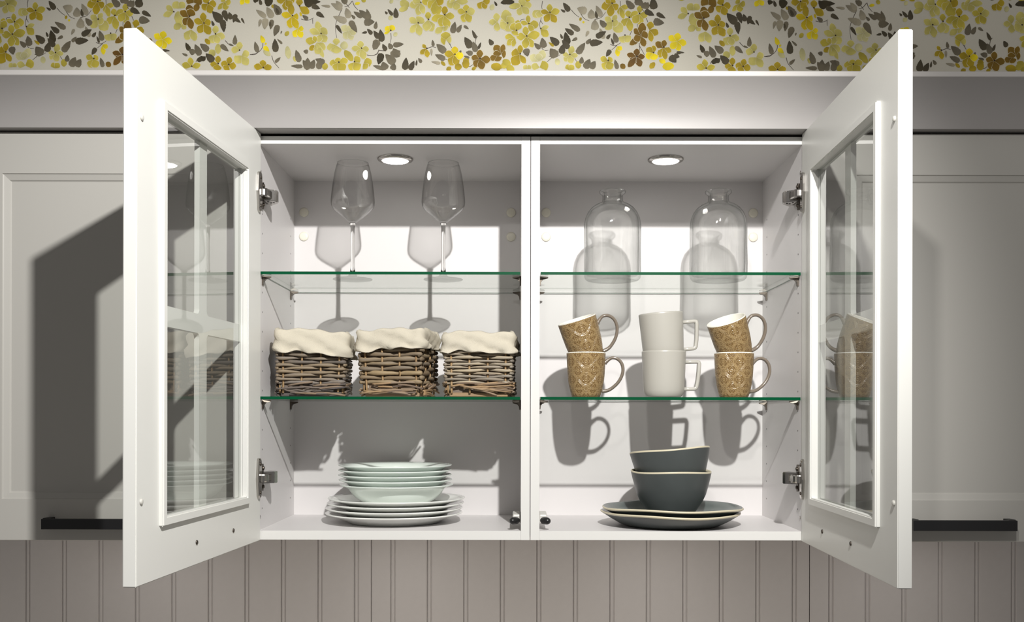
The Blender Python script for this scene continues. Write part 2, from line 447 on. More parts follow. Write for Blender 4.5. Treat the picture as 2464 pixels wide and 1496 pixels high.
for a in ((890, 30, 1010, 190, 105, 'i'), (845, 155, 930, 205, 45, 'i'), (1150, 130, 1330, 200, 150, 'g'), (1410, 150, 1420, 330, 150, 'g'), (1500, 80, 1600, 290, 110, 'g'), (1490, 180, 1520, 320, 55, 'i'),
          (1480, 340, 1480, 540, 150, 'g'), (1570, 350, 1680, 480, 110, 'h'), (1570, 500, 1650, 700, 90, 'g'), (1000, 420, 1205, 550, 100, 'h'), (925, 505, 1085, 620, 100, 'i'), (930, 570, 980, 810, 130, 'j'),
          (840, 605, 880, 700, 45, 'i'), (870, 720, 1000, 880, 110, 'i'), (1050, 740, 1155, 685, 60, 'h'), (645, 665, 810, 810, 130, 'i'), (500, 680, 540, 870, 130, 'h'), (620, 760, 720, 840, 50, 'c'),
          (355, 780, 470, 885, 90, 'h'), (235, 1030, 200, 880, 130, 'h'), (650, 880, 770, 1040, 170, 'h'), (890, 800, 860, 980, 125, 'i'), (1300, 770, 1150, 980, 130, 'h'), (1410, 695, 1320, 790, 70, 'h'),
          (1630, 760, 1380, 780, 130, 'i'), (1690, 560, 1500, 670, 110, 'i'), (1770, 610, 1700, 700, 65, 'i'), (1830, 580, 1890, 770, 105, 'h'), (1780, 680, 1830, 810, 45, 'i'), (1690, 1030, 1770, 900, 90, 'i'),
          (1310, 660, 1365, 550, 60, 'g'), (1240, 1030, 1230, 1160, 90, 'h'), (1390, 1070, 1300, 1250, 140, 'h'), (1490, 1110, 1400, 1250, 130, 'h'), (1850, 1080, 1900, 1260, 85, 'h'), (2070, -20, 2200, 140, 110, 'h'),
          (2330, -40, 2320, 90, 110, 'h'), (2470, 20, 2400, 140, 120, 'h')): L(*a)
F, B, L, S = tile(162.4, -6)
for a in ((1050, 820, 1070, 1030), (1050, 860, 1150, 1040), (1100, 190, 1140, 240), (1180, 360, 1230, 480)): S(*[(a[k], a[k + 1]) for k in range(0, len(a), 2)])
F(1240, 580, 'c', [(1270, 430, 120), (1400, 650, 130), (1280, 790, 100)], False)
F(1090, 700, 'd', [(960, 560, 110), (1110, 450, 140), (1200, 640, 140), (880, 850, 110), (1150, 880, 110), (960, 760, 130)], False)
F(1000, 1080, 'k', [(830, 1030, 100), (1010, 930, 110), (1150, 1070, 100), (1080, 1250, 120), (900, 1190, 130), (850, 1260, 110)])
B(705, 1215, 790, 1290, 100, 'd')
F(1500, 910, 'd', [(1360, 810, 120), (1520, 770, 100), (1640, 980, 100, 'c'), (1420, 1080, 130, 'c'), (1540, 1120, 100, 'c')])
F(1310, 1010, 'c', [(1320, 870, 95), (1190, 920, 130), (1180, 1090, 140, 'e'), (1340, 1130, 150, 'e')])
B(1340, 1180, 1250, 1290, 100, 'c'); B(1420, 1130, 1540, 1180, 95, 'e'); B(1480, 1260, 1700, 1240, 150, 'e')
F(1750, 790, 'e', [(1600, 700, 115), (1770, 640, 125), (1920, 830, 125), (1790, 960, 115), (1640, 920, 125)], False)
for a in ((1740, 1180, 1620, 1060, 140, 'i'), (1800, 1080, 1690, 1050, 100, 'i'), (1850, 995, 1740, 1000, 60, 'i'), (1330, 310, 1150, 220, 110, 'i'), (1540, 365, 1370, 270, 85, 'i'), (1515, 450, 1310, 420, 140, 'h'),
          (1300, -20, 1320, 200, 150, 'i'), (1160, 60, 1160, 190, 150, 'h'), (990, -30, 1040, 120, 120, 'h'), (800, 30, 930, 190, 100, 'h')): L(*a)
F, B, L, S = tile(300, 0)
for a in ((1310, 1200, 1320, 1130, 1380, 1060), (1850, 760, 1930, 840, 2010, 860), (2310, 1020, 2400, 1020, 2460, 980)): S(*[(a[k], a[k + 1]) for k in range(0, len(a), 2)])
F(890, 240, 'a', [(770, 120, 105), (710, 300, 105)]); F(1000, 170, 'a', [(890, 60, 140), (1090, 60, 130)], False)
B(970, 220, 1040, 490, 190, 'a'); B(1030, 460, 900, 540, 130, 'a'); B(1040, 480, 1130, 540, 90, 'a')
F(1270, 60, 'd', [(1150, -30, 170), (1400, -20, 200)], False); B(1170, 100, 1210, 270, 140, 'd'); B(1350, 80, 1290, 220, 115, 'd')
F(1180, 325, 'd', [(1020, 220, 120), (1240, 190, 160), (1090, 470, 140), (1230, 540, 120)])
F(1530, 80, 'c', [(1680, 90, 140), (1440, 190, 150), (1590, 250, 130), (1480, -40, 130)])
F(1450, 450, 'c', [(1440, 250, 115), (1280, 380, 115), (1580, 410, 125), (1360, 615, 135), (1570, 640, 135)])
F(1220, 560, 'a', [(1120, 740, 150), (1300, 760, 125)], False)
F(1665, 650, 'a', [(1680, 490, 110), (1840, 700, 130), (1590, 800, 160), (1720, 810, 120)]); B(1480, 730, 1570, 830, 85, 'c')
B(1720, 820, 1720, 1010, 115, 'a'); B(1660, 1040, 1560, 940, 130, 'a')
F(1850, 40, 'b', [(1720, 180, 80), (1860, 190, 115), (1950, 60, 115), (1790, -20, 100)], False)
F(2210, -30, 'e', [(2140, 90, 90), (2290, 70, 95)], False)
F(1225, 1250, 'b', [(1200, 1080, 105), (1060, 1200, 115), (1390, 1210, 105)])
F(1715, 1200, 'c', [(1720, 1050, 105), (1580, 1200, 105), (1700, 1310, 150)]); F(1910, 1215, 'c', [(1940, 1070, 105), (1780, 1180, 125), (2050, 1240, 125), (1850, 1310, 130)])
F(2110, 950, 'a', [(2120, 790, 115), (1970, 920, 125)]); F(2160, 1040, 'a', [(2040, 1160, 160), (2290, 980, 125), (2270, 1210, 135)], False)
B(2450, 1300, 2420, 1200, 105, 'c')
for a in ((1610, 220, 1790, 410, 155, 'i'), (1830, 610, 1800, 370, 115, 'i'), (1890, 410, 1820, 200, 105, 'i'), (1920, 235, 1960, 370, 95, 'i'), (2000, 430, 2050, 270, 90, 'i'), (2140, 430, 2000, 330, 75, 'i'),
          (2210, 450, 2150, 345, 38, 'i'), (1600, 390, 1640, 490, 52, 'i'), (1120, 800, 1190, 950, 85, 'j'), (1180, 930, 1290, 1000, 110, 'h'), (1290, 830, 1390, 1040, 120, 'h'), (1385, 820, 1545, 950, 125, 'h'),
          (1490, 1000, 1640, 1150, 135, 'i'), (1500, 1060, 1330, 1140, 90, 'j'), (1390, 1050, 1480, 1130, 85, 'j'), (1050, 1000, 1155, 1045, 45, 'h'), (2035, 655, 2030, 840, 85, 'h'), (2010, 860, 1920, 825, 35, 'h'),
          (1915, 960, 1765, 840, 90, 'h'), (2400, 780, 2450, 980, 85, 'h'), (830, 955, 720, 940, 36, 'i'), (2370, -20, 2464, 30, 60, 'j')): L(*a)
F, B, L, S = tile(600, 0)
for a in ((950, 360, 1060, 385, 1180, 340), (1160, 360, 1165, 450), (240, 810, 230, 890, 150, 980, 0, 1025), (405, 1040, 440, 1150, 540, 1270), (1710, 160, 1640, 310, 1590, 450, 1590, 600, 1610, 720),
          (1900, 20, 1930, 110, 2000, 190), (1740, 20, 1840, 150), (1890, 30, 1820, 110, 1750, 130), (2160, 1020, 2260, 1035, 2350, 1000, 2390, 920)): S(*[(a[k], a[k + 1]) for k in range(0, len(a), 2)])
B(690, 860, 720, 1100, 110, 'f'); B(810, 1050, 850, 1150, 60, 'a'); B(250, 940, 380, 1040, 90, 'f')
F(660, 10, 'c', [(500, 20, 120), (660, 190, 120), (820, 20, 130), (770, 130, 125)]); B(750, 70, 775, 285, 120, 'c')
F(780, 310, 'E', [(590, 270, 115), (740, 520, 145), (890, 350, 150), (880, 530, 120)]); B(400, 100, 450, 150, 60, 'c')
F(890, 540, 'e', [(820, 690, 125), (960, 700, 115), (990, 540, 95)], False)
F(910, 130, 'c', [(920, -20, 120), (1090, 250, 135)]); B(650, 670, 720, 590, 80, 'b'); B(930, 230, 950, 310, 42, 'E')
L(200, 660, 260, 805, 85, 'e'); L(360, 960, 255, 870, 85, 'e'); B(280, 805, 305, 835, 45, 'e')
F(240, 1270, 'c', [(240, 1125, 120), (80, 1230, 115), (400, 1250, 115)])
F(1830, 580, 'f', [(1700, 500, 125), (1760, 720, 145), (1890, 740, 115), (1960, 620, 115), (1860, 480, 100)], False)
F(1310, 640, 'a', [(1240, 410, 115), (1110, 560, 115), (1410, 540, 155), (1410, 780, 135), (1260, 780, 115)])
F(1220, 790, 'b', [(1040, 750, 135), (1190, 680, 80)], False); B(1210, 860, 1100, 930, 100, 'c')
F(1230, 800, 'a', [(1390, 920, 145), (1230, 1000, 80), (1360, 1060, 85)], False); B(1300, 900, 1250, 1010, 90, 'a')
F(1600, 850, 'a', [(1600, 720, 125), (1430, 900, 130), (1600, 990, 190)], False); B(1670, 850, 1820, 850, 150, 'f')
F(2060, 910, 'a', [(2040, 770, 115), (1890, 900, 105), (2200, 920, 105), (2000, 1050, 115), (2120, 1095, 125)]); B(1750, 940, 1910, 1135, 125, 'b')
F(1640, 1170, 'b', [(1480, 1180, 125), (1620, 1080, 115), (1810, 1120, 125), (1580, 1310, 150), (1750, 1310, 160)])
F(1930, 1160, 'b', [(2030, 1070, 130), (1860, 1300, 145), (2020, 1300, 155)]); F(2100, 1190, 'b', [(2250, 1130, 150), (2170, 1270, 125)], False)
B(1390, 1300, 1390, 1170, 115, 'b'); B(1940, 80, 2040, 60, 55, 'e'); B(2070, -20, 2140, 40, 80, 'b')
for a in ((170, -20, 210, 100, 60, 'i'), (60, -20, 130, 40, 90, 'j'), (270, -20, 400, 90, 160, 'j'), (110, 190, 300, 330, 95, 'g'), (310, 140, 420, 340, 130, 'g'), (440, 80, 560, 280, 140, 'h'), (480, 150, 530, 270, 60, 'i'),
          (165, 510, 200, 365, 60, 'g'), (270, 555, 290, 345, 130, 'g'), (380, 555, 410, 370, 90, 'h'), (375, 410, 375, 500, 45, 'i'), (450, 680, 520, 470, 115, 'h'), (570, 640, 590, 580, 26, 'h'), (460, 725, 480, 975, 125, 'i'),
          (505, 730, 600, 820, 42, 'h'), (90, 775, 150, 980, 80, 'h'), (570, 1070, 465, 1165, 62, 'h'), (850, 930, 920, 1160, 115, 'h'), (990, 955, 1080, 970, 80, 'h'), (1070, 1075, 1060, 1280, 130, 'h'), (980, 1120, 1100, 1290, 130, 'h'),
          (1195, 1110, 1130, 1280, 120, 'h'), (760, 1230, 980, 1240, 75, 'h'), (1210, 1100, 1390, 1170, 110, 'h'), (1310, 1080, 1270, 1290, 120, 'h'), (1310, 40, 1010, 40, 120, 'j'), (1000, -20, 1130, 130, 135, 'j'), (1300, 170, 1140, 110, 95, 'i'),
          (1380, 330, 1230, 240, 85, 'i'), (970, 290, 1075, 370, 75, 'h'), (1320, 110, 1490, 130, 50, 'g'), (1500, 70, 1710, 180, 110, 'g'), (1590, 20, 1700, 150, 95, 'g'), (1680, -20, 1800, 60, 105, 'h'), (1780, 150, 1840, 345, 125, 'g'),
          (1540, 310, 1795, 410, 125, 'g'), (1705, 630, 1600, 470, 62, 'i'), (1985, 610, 1850, 390, 120, 'h'), (1920, 220, 2080, 330, 85, 'h'), (2020, 190, 2190, 340, 115, 'h'), (2160, 170, 2220, 370, 85, 'h'), (2310, 410, 2110, 420, 140, 'h'),
          (2340, 400, 2320, 540, 72, 'h'), (1880, 280, 1945, 355, 55, 'h'), (2070, 620, 2170, 600, 45, 'i'), (2170, 540, 2265, 640, 75, 'i'), (2290, 570, 2390, 720, 95, 'i'), (2410, 550, 2450, 780, 120, 'i'), (2290, 930, 2370, 740, 140, 'h'),
          (2380, 1200, 2450, 1000, 120, 'j'), (2280, 1220, 2470, 1280, 75, 'h')): L(*a)
F, B, L, S = tile(900, 0)
for a in ((300, 620, 305, 720, 285, 810), (960, 910, 1060, 870, 1140, 885), (1320, 730, 1390, 820, 1440, 910), (1390, 770, 1400, 830), (1880, 710, 1865, 800, 1900, 940), (1910, 670, 1880, 710), (1660, 1220, 1760, 1235, 1830, 1190),
          (1280, 1090, 1370, 1110), (80, 940, 210, 950), (0, 1025, 50, 1000, 80, 940)): S(*[(a[k], a[k + 1]) for k in range(0, len(a), 2)])
B(360, 610, 410, 670, 85, 'f'); B(270, 300, 320, 370, 90, 'f'); B(280, 10, 340, 50, 90, 'f'); B(2130, 120, 2220, 150, 110, 'f')
B(640, 120, 470, 30, 150, 'a'); B(620, 140, 450, 200, 100, 'a')
F(850, 60, 'a', [(650, 110, 140), (800, 280, 130), (910, 250, 105), (720, -30, 145)])
F(1480, 30, 'a', [(1350, 120, 155), (1540, 180, 135), (1430, -20, 140), (1720, 30, 110)], False)
F(1130, 0, 'b', [(880, 40, 170), (1000, 150, 155), (1150, 290, 200), (1270, 50, 160, 'c')])
F(1290, 290, 'b', [(1300, 125, 115, 'c'), (1060, 370, 135), (1220, 490, 155), (1360, 520, 135), (1470, 310, 120)])
F(800, 440, 'a', [(650, 340, 115), (670, 600, 125), (840, 655, 125), (880, 330, 175)]); F(990, 375, 'b', [(990, 230, 105), (1070, 575, 150, 'a'), (950, 570, 150, 'a')])
F(1280, 500, 'a', [(1130, 610, 115), (1340, 550, 115)], False); F(1320, 740, 'b', [(1230, 770, 145), (1420, 720, 145, 'a'), (1310, 600, 170)], False)
F(1690, 235, 'b', [(1700, 95, 115), (1540, 200, 105), (1640, 405, 135), (1770, 405, 125), (1850, 200, 135, 'a')])
F(2000, 30, 'c', [(1930, 155, 125), (2060, 160, 105), (2130, 20, 125)], False)
F(2270, 410, 'a', [(2120, 410, 105), (2250, 250, 115), (2270, 570, 125)], False); F(2455, 440, 'a', [(2350, 360, 210), (2420, 190, 180), (2330, 500, 160), (2530, 570, 170), (2560, 330, 170)])
F(290, 580, 'e', [(200, 510, 105), (350, 480, 115), (180, 630, 50)])
F(960, 910, 'c', [(890, 830, 62), (850, 1000, 92), (980, 1060, 95)])
F(1480, 1020, 'c', [(1490, 870, 125, 'E'), (1300, 990, 125), (1410, 1210, 160), (1530, 1210, 125), (1640, 1040, 140, 'e')])
B(1540, 1180, 1560, 1300, 135, 'c'); B(1690, 1060, 1700, 1200, 110, 'c'); B(1680, 1110, 1700, 1270, 135, 'c')
F(2350, 1000, 'd', [(2220, 850, 145), (2390, 830, 95), (2200, 1000, 115), (2430, 1010, 135)], False); F(2270, 1040, 'd', [(2140, 1100, 105), (2310, 1130, 130)], False)
F(1945, 1100, 'd', [(1800, 1060, 115), (1950, 930, 115), (2140, 1110, 135), (1860, 1240, 145), (2000, 1280, 135)])
B(2250, 1310, 2265, 1165, 205, 'c'); B(2370, 1160, 2440, 1260, 135, 'b'); B(1230, 1140, 1310, 1220, 62, 'c'); B(1330, 1300, 1420, 1250, 80, 'c'); B(1800, 1290, 1880, 1250, 62, 'c')
for a in ((190, 215, 235, 265, 42, 'i'), (240, 175, 335, 290, 62, 'i'), (385, 150, 400, 340, 100, 'i'), (30, 400, 20, 540, 62, 'h'), (105, 550, 140, 780, 115, 'i'), (0, 600, 60, 720, 75, 'i'), (40, 740, 0, 920, 115, 'h'), (145, 820, 215, 945, 85, 'i'),
          (260, 805, 320, 910, 95, 'h'), (540, 820, 340, 840, 95, 'h'), (70, 1200, 130, 990, 135, 'j'), (200, 1010, 375, 1185, 155, 'h'), (340, 900, 450, 1060, 135, 'h'), (480, 950, 290, 1010, 105, 'h'), (470, 1050, 300, 1010, 85, 'h'),
          (150, 1150, 200, 1300, 155, 'h'), (370, 1180, 330, 1300, 115, 'h'), (585, 1070, 560, 1300, 125, 'i'), (735, 1130, 650, 1300, 105, 'i'), (785, 1105, 770, 1220, 38, 'i'), (810, 1080, 870, 1165, 62, 'h'), (1070, 740, 1090, 860, 58, 'h'),
          (1055, 1040, 1050, 905, 48, 'g'), (1145, 820, 1315, 975, 135, 'h'), (1120, 1015, 1310, 1105, 105, 'h'), (1050, 1145, 1220, 1180, 58, 'g'), (1490, 405, 1440, 620, 115, 'h'), (1610, 460, 1530, 600, 85, 'h'), (1745, 540, 1650, 480, 52, 'h'),
          (1805, 560, 1880, 715, 62, 'i'), (1665, 690, 1790, 890, 140, 'i'), (1820, 770, 1880, 965, 115, 'h'), (1970, 785, 1920, 910, 52, 'i'), (1690, 965, 1820, 1000, 95, 'h'), (1650, 1040, 1760, 1075, 42, 'h'), (2120, 725, 2185, 835, 90, 'i'),
          (2215, 25, 2265, 110, 42, 'j'), (2330, 60, 2464, 20, 95, 'j'), (1565, 955, 1610, 960, 42, 'h')): L(*a)
F, B, L, S = tile(1200, 0)
F(310, 575, 'b', [(240, 440, 155), (380, 430, 120), (270, 650, 135)]); F(290, 705, 'b', [(110, 680, 115), (150, 830, 115), (250, 860, 85)], False)
B(60, 1120, 210, 1200, 125, 'b'); B(130, 1240, 280, 1300, 125, 'b'); B(380, 100, 180, 130, 110, 'a'); B(430, 110, 430, -40, 100, 'a'); B(280, 40, 60, 30, 100, 'j'); B(480, 0, 570, 0, 60, 'E')

def build_print():
    s = FPX / (CAMD + WALL_Y)
    verts, faces, cols = [], [], []
    period = 1237.6
    rnd = random.Random(3)
    def add(poly, col, shade, depth):
        b0 = len(verts)
        for (px, py) in poly:
            verts.append(((px - 1240) / s, -depth, (996 - py) / s + EZ))
        faces.append(list(range(b0, b0 + len(poly))))
        cols.append([tuple(min(1, c * k) for c in col[:3]) + (1,) for k in shade])
    def blob(p, q, w, kind):
        ax, ay = q[0] - p[0], q[1] - p[1]; ln = math.hypot(ax, ay) or 1.0
        ax, ay = ax / ln, ay / ln
        pts, sh = [], []
        n = 14
        wob = [rnd.uniform(0.92, 1.07) for _ in range(2 * n)]
        for side in (1, -1):
            rng = range(n + 1) if side == 1 else range(n - 1, 0, -1)
            for k in rng:
                t = k / n
                if kind == 'P': h = (math.sin(PI * t) ** 0.6) * (0.55 + 0.45 * math.sin(PI * min(1, t * 0.9)) if t < 0.5 else 1.0) * (0.62 + 0.38 * min(1, t / 0.55))
                elif kind == 'B': h = max(0.0, math.sin(PI * t)) ** 0.55
                elif kind == 'D': h = max(0.0, math.sin(PI * t)) ** 0.5
                else: h = (math.sin(PI * t ** 0.75)) ** 0.8 if 0 < t < 1 else 0.0
                if kind == 'L': h = (t ** 0.9) * (1 - t) ** 0.45 / 0.423
                d = side * h * w * 0.5 * wob[k if side == 1 else n + k - 1]
                pts.append((p[0] + ax * ln * t - ay * d, p[1] + ay * ln * t + ax * d))
                sh.append(0.84 + 0.34 * t)
        return pts, sh
    k = 0
    for copy_ in range(-1, 3):
        for row in range(0, 3):
            dx = copy_ * period + row * 410.0
            dy = 6.0 * copy_ * 0.4 - row * 172.0
            if dx > 2900 or dx < -1700: continue
            k = 0
            for (kind, c, p, q, w) in PRINT:
                col = lin(*PAL[c]); f_ = rnd.uniform(0.72, 0.86); col = tuple(x * f_ for x in col[:3])
                depth = 0.0002 + 1.2e-6 * k; k += 1
                if kind == 'S':
                    pts = smooth_path([Vector((x, y, 0)) for x, y in p], 4)
                    lft, rgt = [], []
                    for i, v in enumerate(pts):
                        t = pts[min(i + 1, len(pts) - 1)] - pts[max(i - 1, 0)]; t.normalize()
                        hw = w * 0.5 * (1.15 - 0.5 * i / len(pts))
                        lft.append((v.x - t.y * hw + dx, v.y + t.x * hw + dy)); rgt.append((v.x + t.y * hw + dx, v.y - t.x * hw + dy))
                    for i in range(len(pts) - 1):
                        add([lft[i], rgt[i], rgt[i + 1], lft[i + 1]], col, [1] * 4, depth)
                else:
                    if kind == 'P':          # unprinted hairline round each petal
                        ln = math.hypot(q[0] - p[0], q[1] - p[1]) or 1.0
                        e = 1.0 / ln
                        st_ = rnd.getstate()
                        pts, sh = blob((p[0] - (q[0] - p[0]) * e * 0.3, p[1] - (q[1] - p[1]) * e * 0.3), (q[0] + (q[0] - p[0]) * e, q[1] + (q[1] - p[1]) * e), w + 1.9, kind)
                        rnd.setstate(st_)
                        add([(x + dx, y + dy) for x, y in pts], lin(206, 200, 176), [1] * len(sh), depth - 6e-7)
                    pts, sh = blob(p, q, w, kind)
                    add([(x + dx, y + dy) for x, y in pts], col, sh, depth)
    me = bpy.data.meshes.new('wallpaper_print')
    me.from_pydata(verts, [], faces)
    ca = me.color_attributes.new('print', 'FLOAT_COLOR', 'CORNER')
    flat = [c for f in cols for c in f]
    buf = [x for c in flat for x in c]
    ca.data.foreach_set('color', buf)
    m, nt, N, L_, b = new_mat('printed_ink')
    at = N.new('ShaderNodeVertexColor'); at.layer_name = 'print'
    nz = N.new('ShaderNodeTexNoise'); nz.inputs['Scale'].default_value = 45; nz.inputs['Detail'].default_value = 3
    tc = N.new('ShaderNodeTexCoord'); L_.new(tc.outputs['Object'], nz.inputs['Vector'])
    hs = N.new('ShaderNodeHueSaturation')
    mr = N.new('ShaderNodeMapRange'); mr.inputs[1].default_value = 0.25; mr.inputs[2].default_value = 0.75; mr.inputs[3].default_value = 0.85; mr.inputs[4].default_value = 1.15
    L_.new(nz.outputs['Fac'], mr.inputs[0]); L_.new(mr.outputs[0], hs.inputs['Value']); L_.new(at.outputs[0], hs.inputs['Color'])
    L_.new(hs.outputs[0], b.inputs['Base Color']); b.inputs['Roughness'].default_value = 0.75
    me.materials.append(m)
    o = bpy.data.objects.new('wallpaper_print', me); C.objects.link(o); o.parent = wall
    o['kind'] = 'stuff'
    return o
build_print()

wt = wobj('worktop', bxm(-1.9, 1.9, -0.27, WALL_Y, -0.76, -0.72, bev=0.002), plain('bounce_worktop', (0.72, 0.68, 0.62, 1), 0.35), loc=(0, 0, -0.76))  # out of view, added to bounce light up onto the beadboard
setp(wt, 'unseen pale worktop added to bounce light onto the beadboard wall', 'worktop', kind='structure')
X_L, X_R = -1.182, 1.240            # ends of the run of cabinets
# cornice: coved board with a cap
def sweep_x(prof, x0, x1):
    bm = bmesh.new()
    A = [bm.verts.new((x0, y, z)) for y, z in prof]; B_ = [bm.verts.new((x1, y, z)) for y, z in prof]
    n = len(prof)
    for k in range(n): bm.faces.new((A[k], A[(k + 1) % n], B_[(k + 1) % n], B_[k]))
    bm.faces.new(A[::-1]); bm.faces.new(B_)
    return bm
cove = [(-0.0450 - 0.040 * (k / 28) ** 2.3, 0.5985 + 0.0955 * k / 28) for k in range(29)] + [(0.0, 0.694), (0.0, 0.5985)]
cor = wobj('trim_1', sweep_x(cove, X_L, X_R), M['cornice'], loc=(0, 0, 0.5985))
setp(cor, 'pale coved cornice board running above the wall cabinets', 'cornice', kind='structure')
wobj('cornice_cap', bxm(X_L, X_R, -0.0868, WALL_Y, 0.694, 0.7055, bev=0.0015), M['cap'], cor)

# ------------------------------------------------------------------ the two open glass-door cabinets
XC = 0.0320                          # joint between the two carcasses
W = 0.600
TB, TT = -0.250, 0.577               # top of bottom panel, underside of top panel
ZB, ZT = -0.2695, 0.5935
T = 0.0193
DEP = 0.348
DOOR_Z0, DOOR_Z1 = -0.2705, 0.5985

def hinge(cab, P0, U, Nn, side_x, sgn, zc):
    """concealed hinge at height zc: P0 hinge corner of the door, U along the door, Nn out of its inner face; sgn +1 left cabinet"""
    h = bpy.data.objects.new('hinge', None); h.empty_display_size = 0.02
    C.objects.link(h); h.parent = cab
    up = Vector((0, 0, 1))
    def D(u, n, z): return P0 + U * u + Nn * n + up * z
    # cup plate on the door: long rounded plate
    bm = bmesh.new()
    pts = []
    for k in range(9): a = PI * k / 8; pts.append((0.0165 + 0.0085 * math.cos(a), 0.034 + 0.009 * math.sin(a)))
    pts += [(0.006, 0.014), (0.0035, 0.0), (0.006, -0.014)]
    for k in range(9): a = PI + PI * k / 8; pts.append((0.0165 + 0.0085 * math.cos(a), -0.034 + 0.009 * math.sin(a)))
    pts += [(0.028, -0.014), (0.030, 0.0), (0.028, 0.014)]
    A = [bm.verts.new(D(u, -0.0005, zc + z)) for u, z in pts]; B_ = [bm.verts.new(D(u, 0.0045, zc + z)) for u, z in pts]
    n = len(pts)
    cu = Vector((0.0165, 0))
    Bi = [bm.verts.new(D(cu.x + (u - cu.x) * 0.8, 0.0062, zc + z * 0.95)) for u, z in pts]
    for k in range(n):
        bm.faces.new((A[k], A[(k + 1) % n], B_[(k + 1) % n], B_[k])); bm.faces.new((B_[k], B_[(k + 1) % n], Bi[(k + 1) % n], Bi[k]))
    bm.faces.new(Bi); bm.faces.new(A[::-1])
    wobj('cup_plate', bm, M['chrome'], h)
    for z in (0.030, -0.030):
        wobj('plate_screw', disc_dome(bmesh.new(), D(0.0165, 0.006, zc + z), Nn, 0.0038, 0.0018, 12), M['nickel'], h, smooth=True)
    # arm: from the cup plate round into the carcass, along the side panel
    inn = Vector((sgn, 0, 0))
    base = Vector((side_x, 0.0, zc))
    p = [D(0.014, 0.004, zc), D(0.010, 0.014, zc), base + inn * 0.020 + Vector((0, 0.008, 0)), base + inn * 0.021 + Vector((0, 0.026, 0))]
    bm = bmesh.new(); tube(bm, smooth_path(p, 4), 0.0035, 0.0085, up=up, square=True)
    wobj('hinge_arm', bm, M['chrome'], h)
    # body on the side panel: tapered housing, nose towards the cabinet middle
    bm = bmesh.new()
    prof = [(0.008, 0.006), (0.030, 0.018), (0.034, 0.026), (0.032, 0.040), (0.012, 0.064), (0.008, 0.064)]      # (inward, depth)
    A = [bm.verts.new(base + inn * a + Vector((0, b, -0.0125))) for a, b in prof]; B_ = [bm.verts.new(base + inn * a + Vector((0, b, 0.0125))) for a, b in prof]
    n = len(prof)
    for k in range(n): bm.faces.new((A[k], A[(k + 1) % n], B_[(k + 1) % n], B_[k]))
    bm.faces.new(A[::-1]); bm.faces.new(B_)
    bmesh.ops.bevel(bm, geom=list(bm.edges), offset=0.0012, segments=2, affect='EDGES')
    wobj('hinge_body', bm, M['chrome'], h)
    bm = bmesh.new()
    for k, (a, b) in enumerate(((0.024, 0.0465), (0.016, 0.055))):
        box(bm, *sorted((side_x + sgn * a, side_x + sgn * (a + 0.007))), b - 0.012, b - 0.010, zc - 0.004, zc + 0.004)
    for a, b in ((0.012, 0.020), (0.016, 0.032), (0.022, 0.030)):
        box(bm, *sorted((side_x + sgn * a, side_x + sgn * (a + 0.004))), b, b + 0.003, zc - 0.0132, zc - 0.0120)
    wobj('body_slots', bm, M['hole'], h)
    # cross-shaped mounting plate on the side panel
    bm = bmesh.new()
    for s in (1, -1):
        pr = [(0.006, 0.006), (0.020, 0.008), (0.024, 0.020), (0.020, 0.029), (0.010, 0.026)]
        A = [bm.verts.new(base + Vector((-sgn * 0.0005, y, s * z))) for y, z in pr]; B_ = [bm.verts.new(base + inn * 0.0055 + Vector((0, y, s * z))) for y, z in pr]
        for k in range(5): bm.faces.new((A[k], A[(k + 1) % 5], B_[(k + 1) % 5], B_[k]))
        bm.faces.new(A); bm.faces.new(B_[::-1])
        disc_dome(bm, base + inn * 0.005 + Vector((0, 0.015, s * 0.020)), inn, 0.0042, 0.004, 12)
    box(bm, *sorted((side_x - sgn * 0.0005, side_x + sgn * 0.010)), 0.006, 0.066, zc - 0.009, zc + 0.009)
    wobj('mounting_plate', bm, M['nickel'], h)

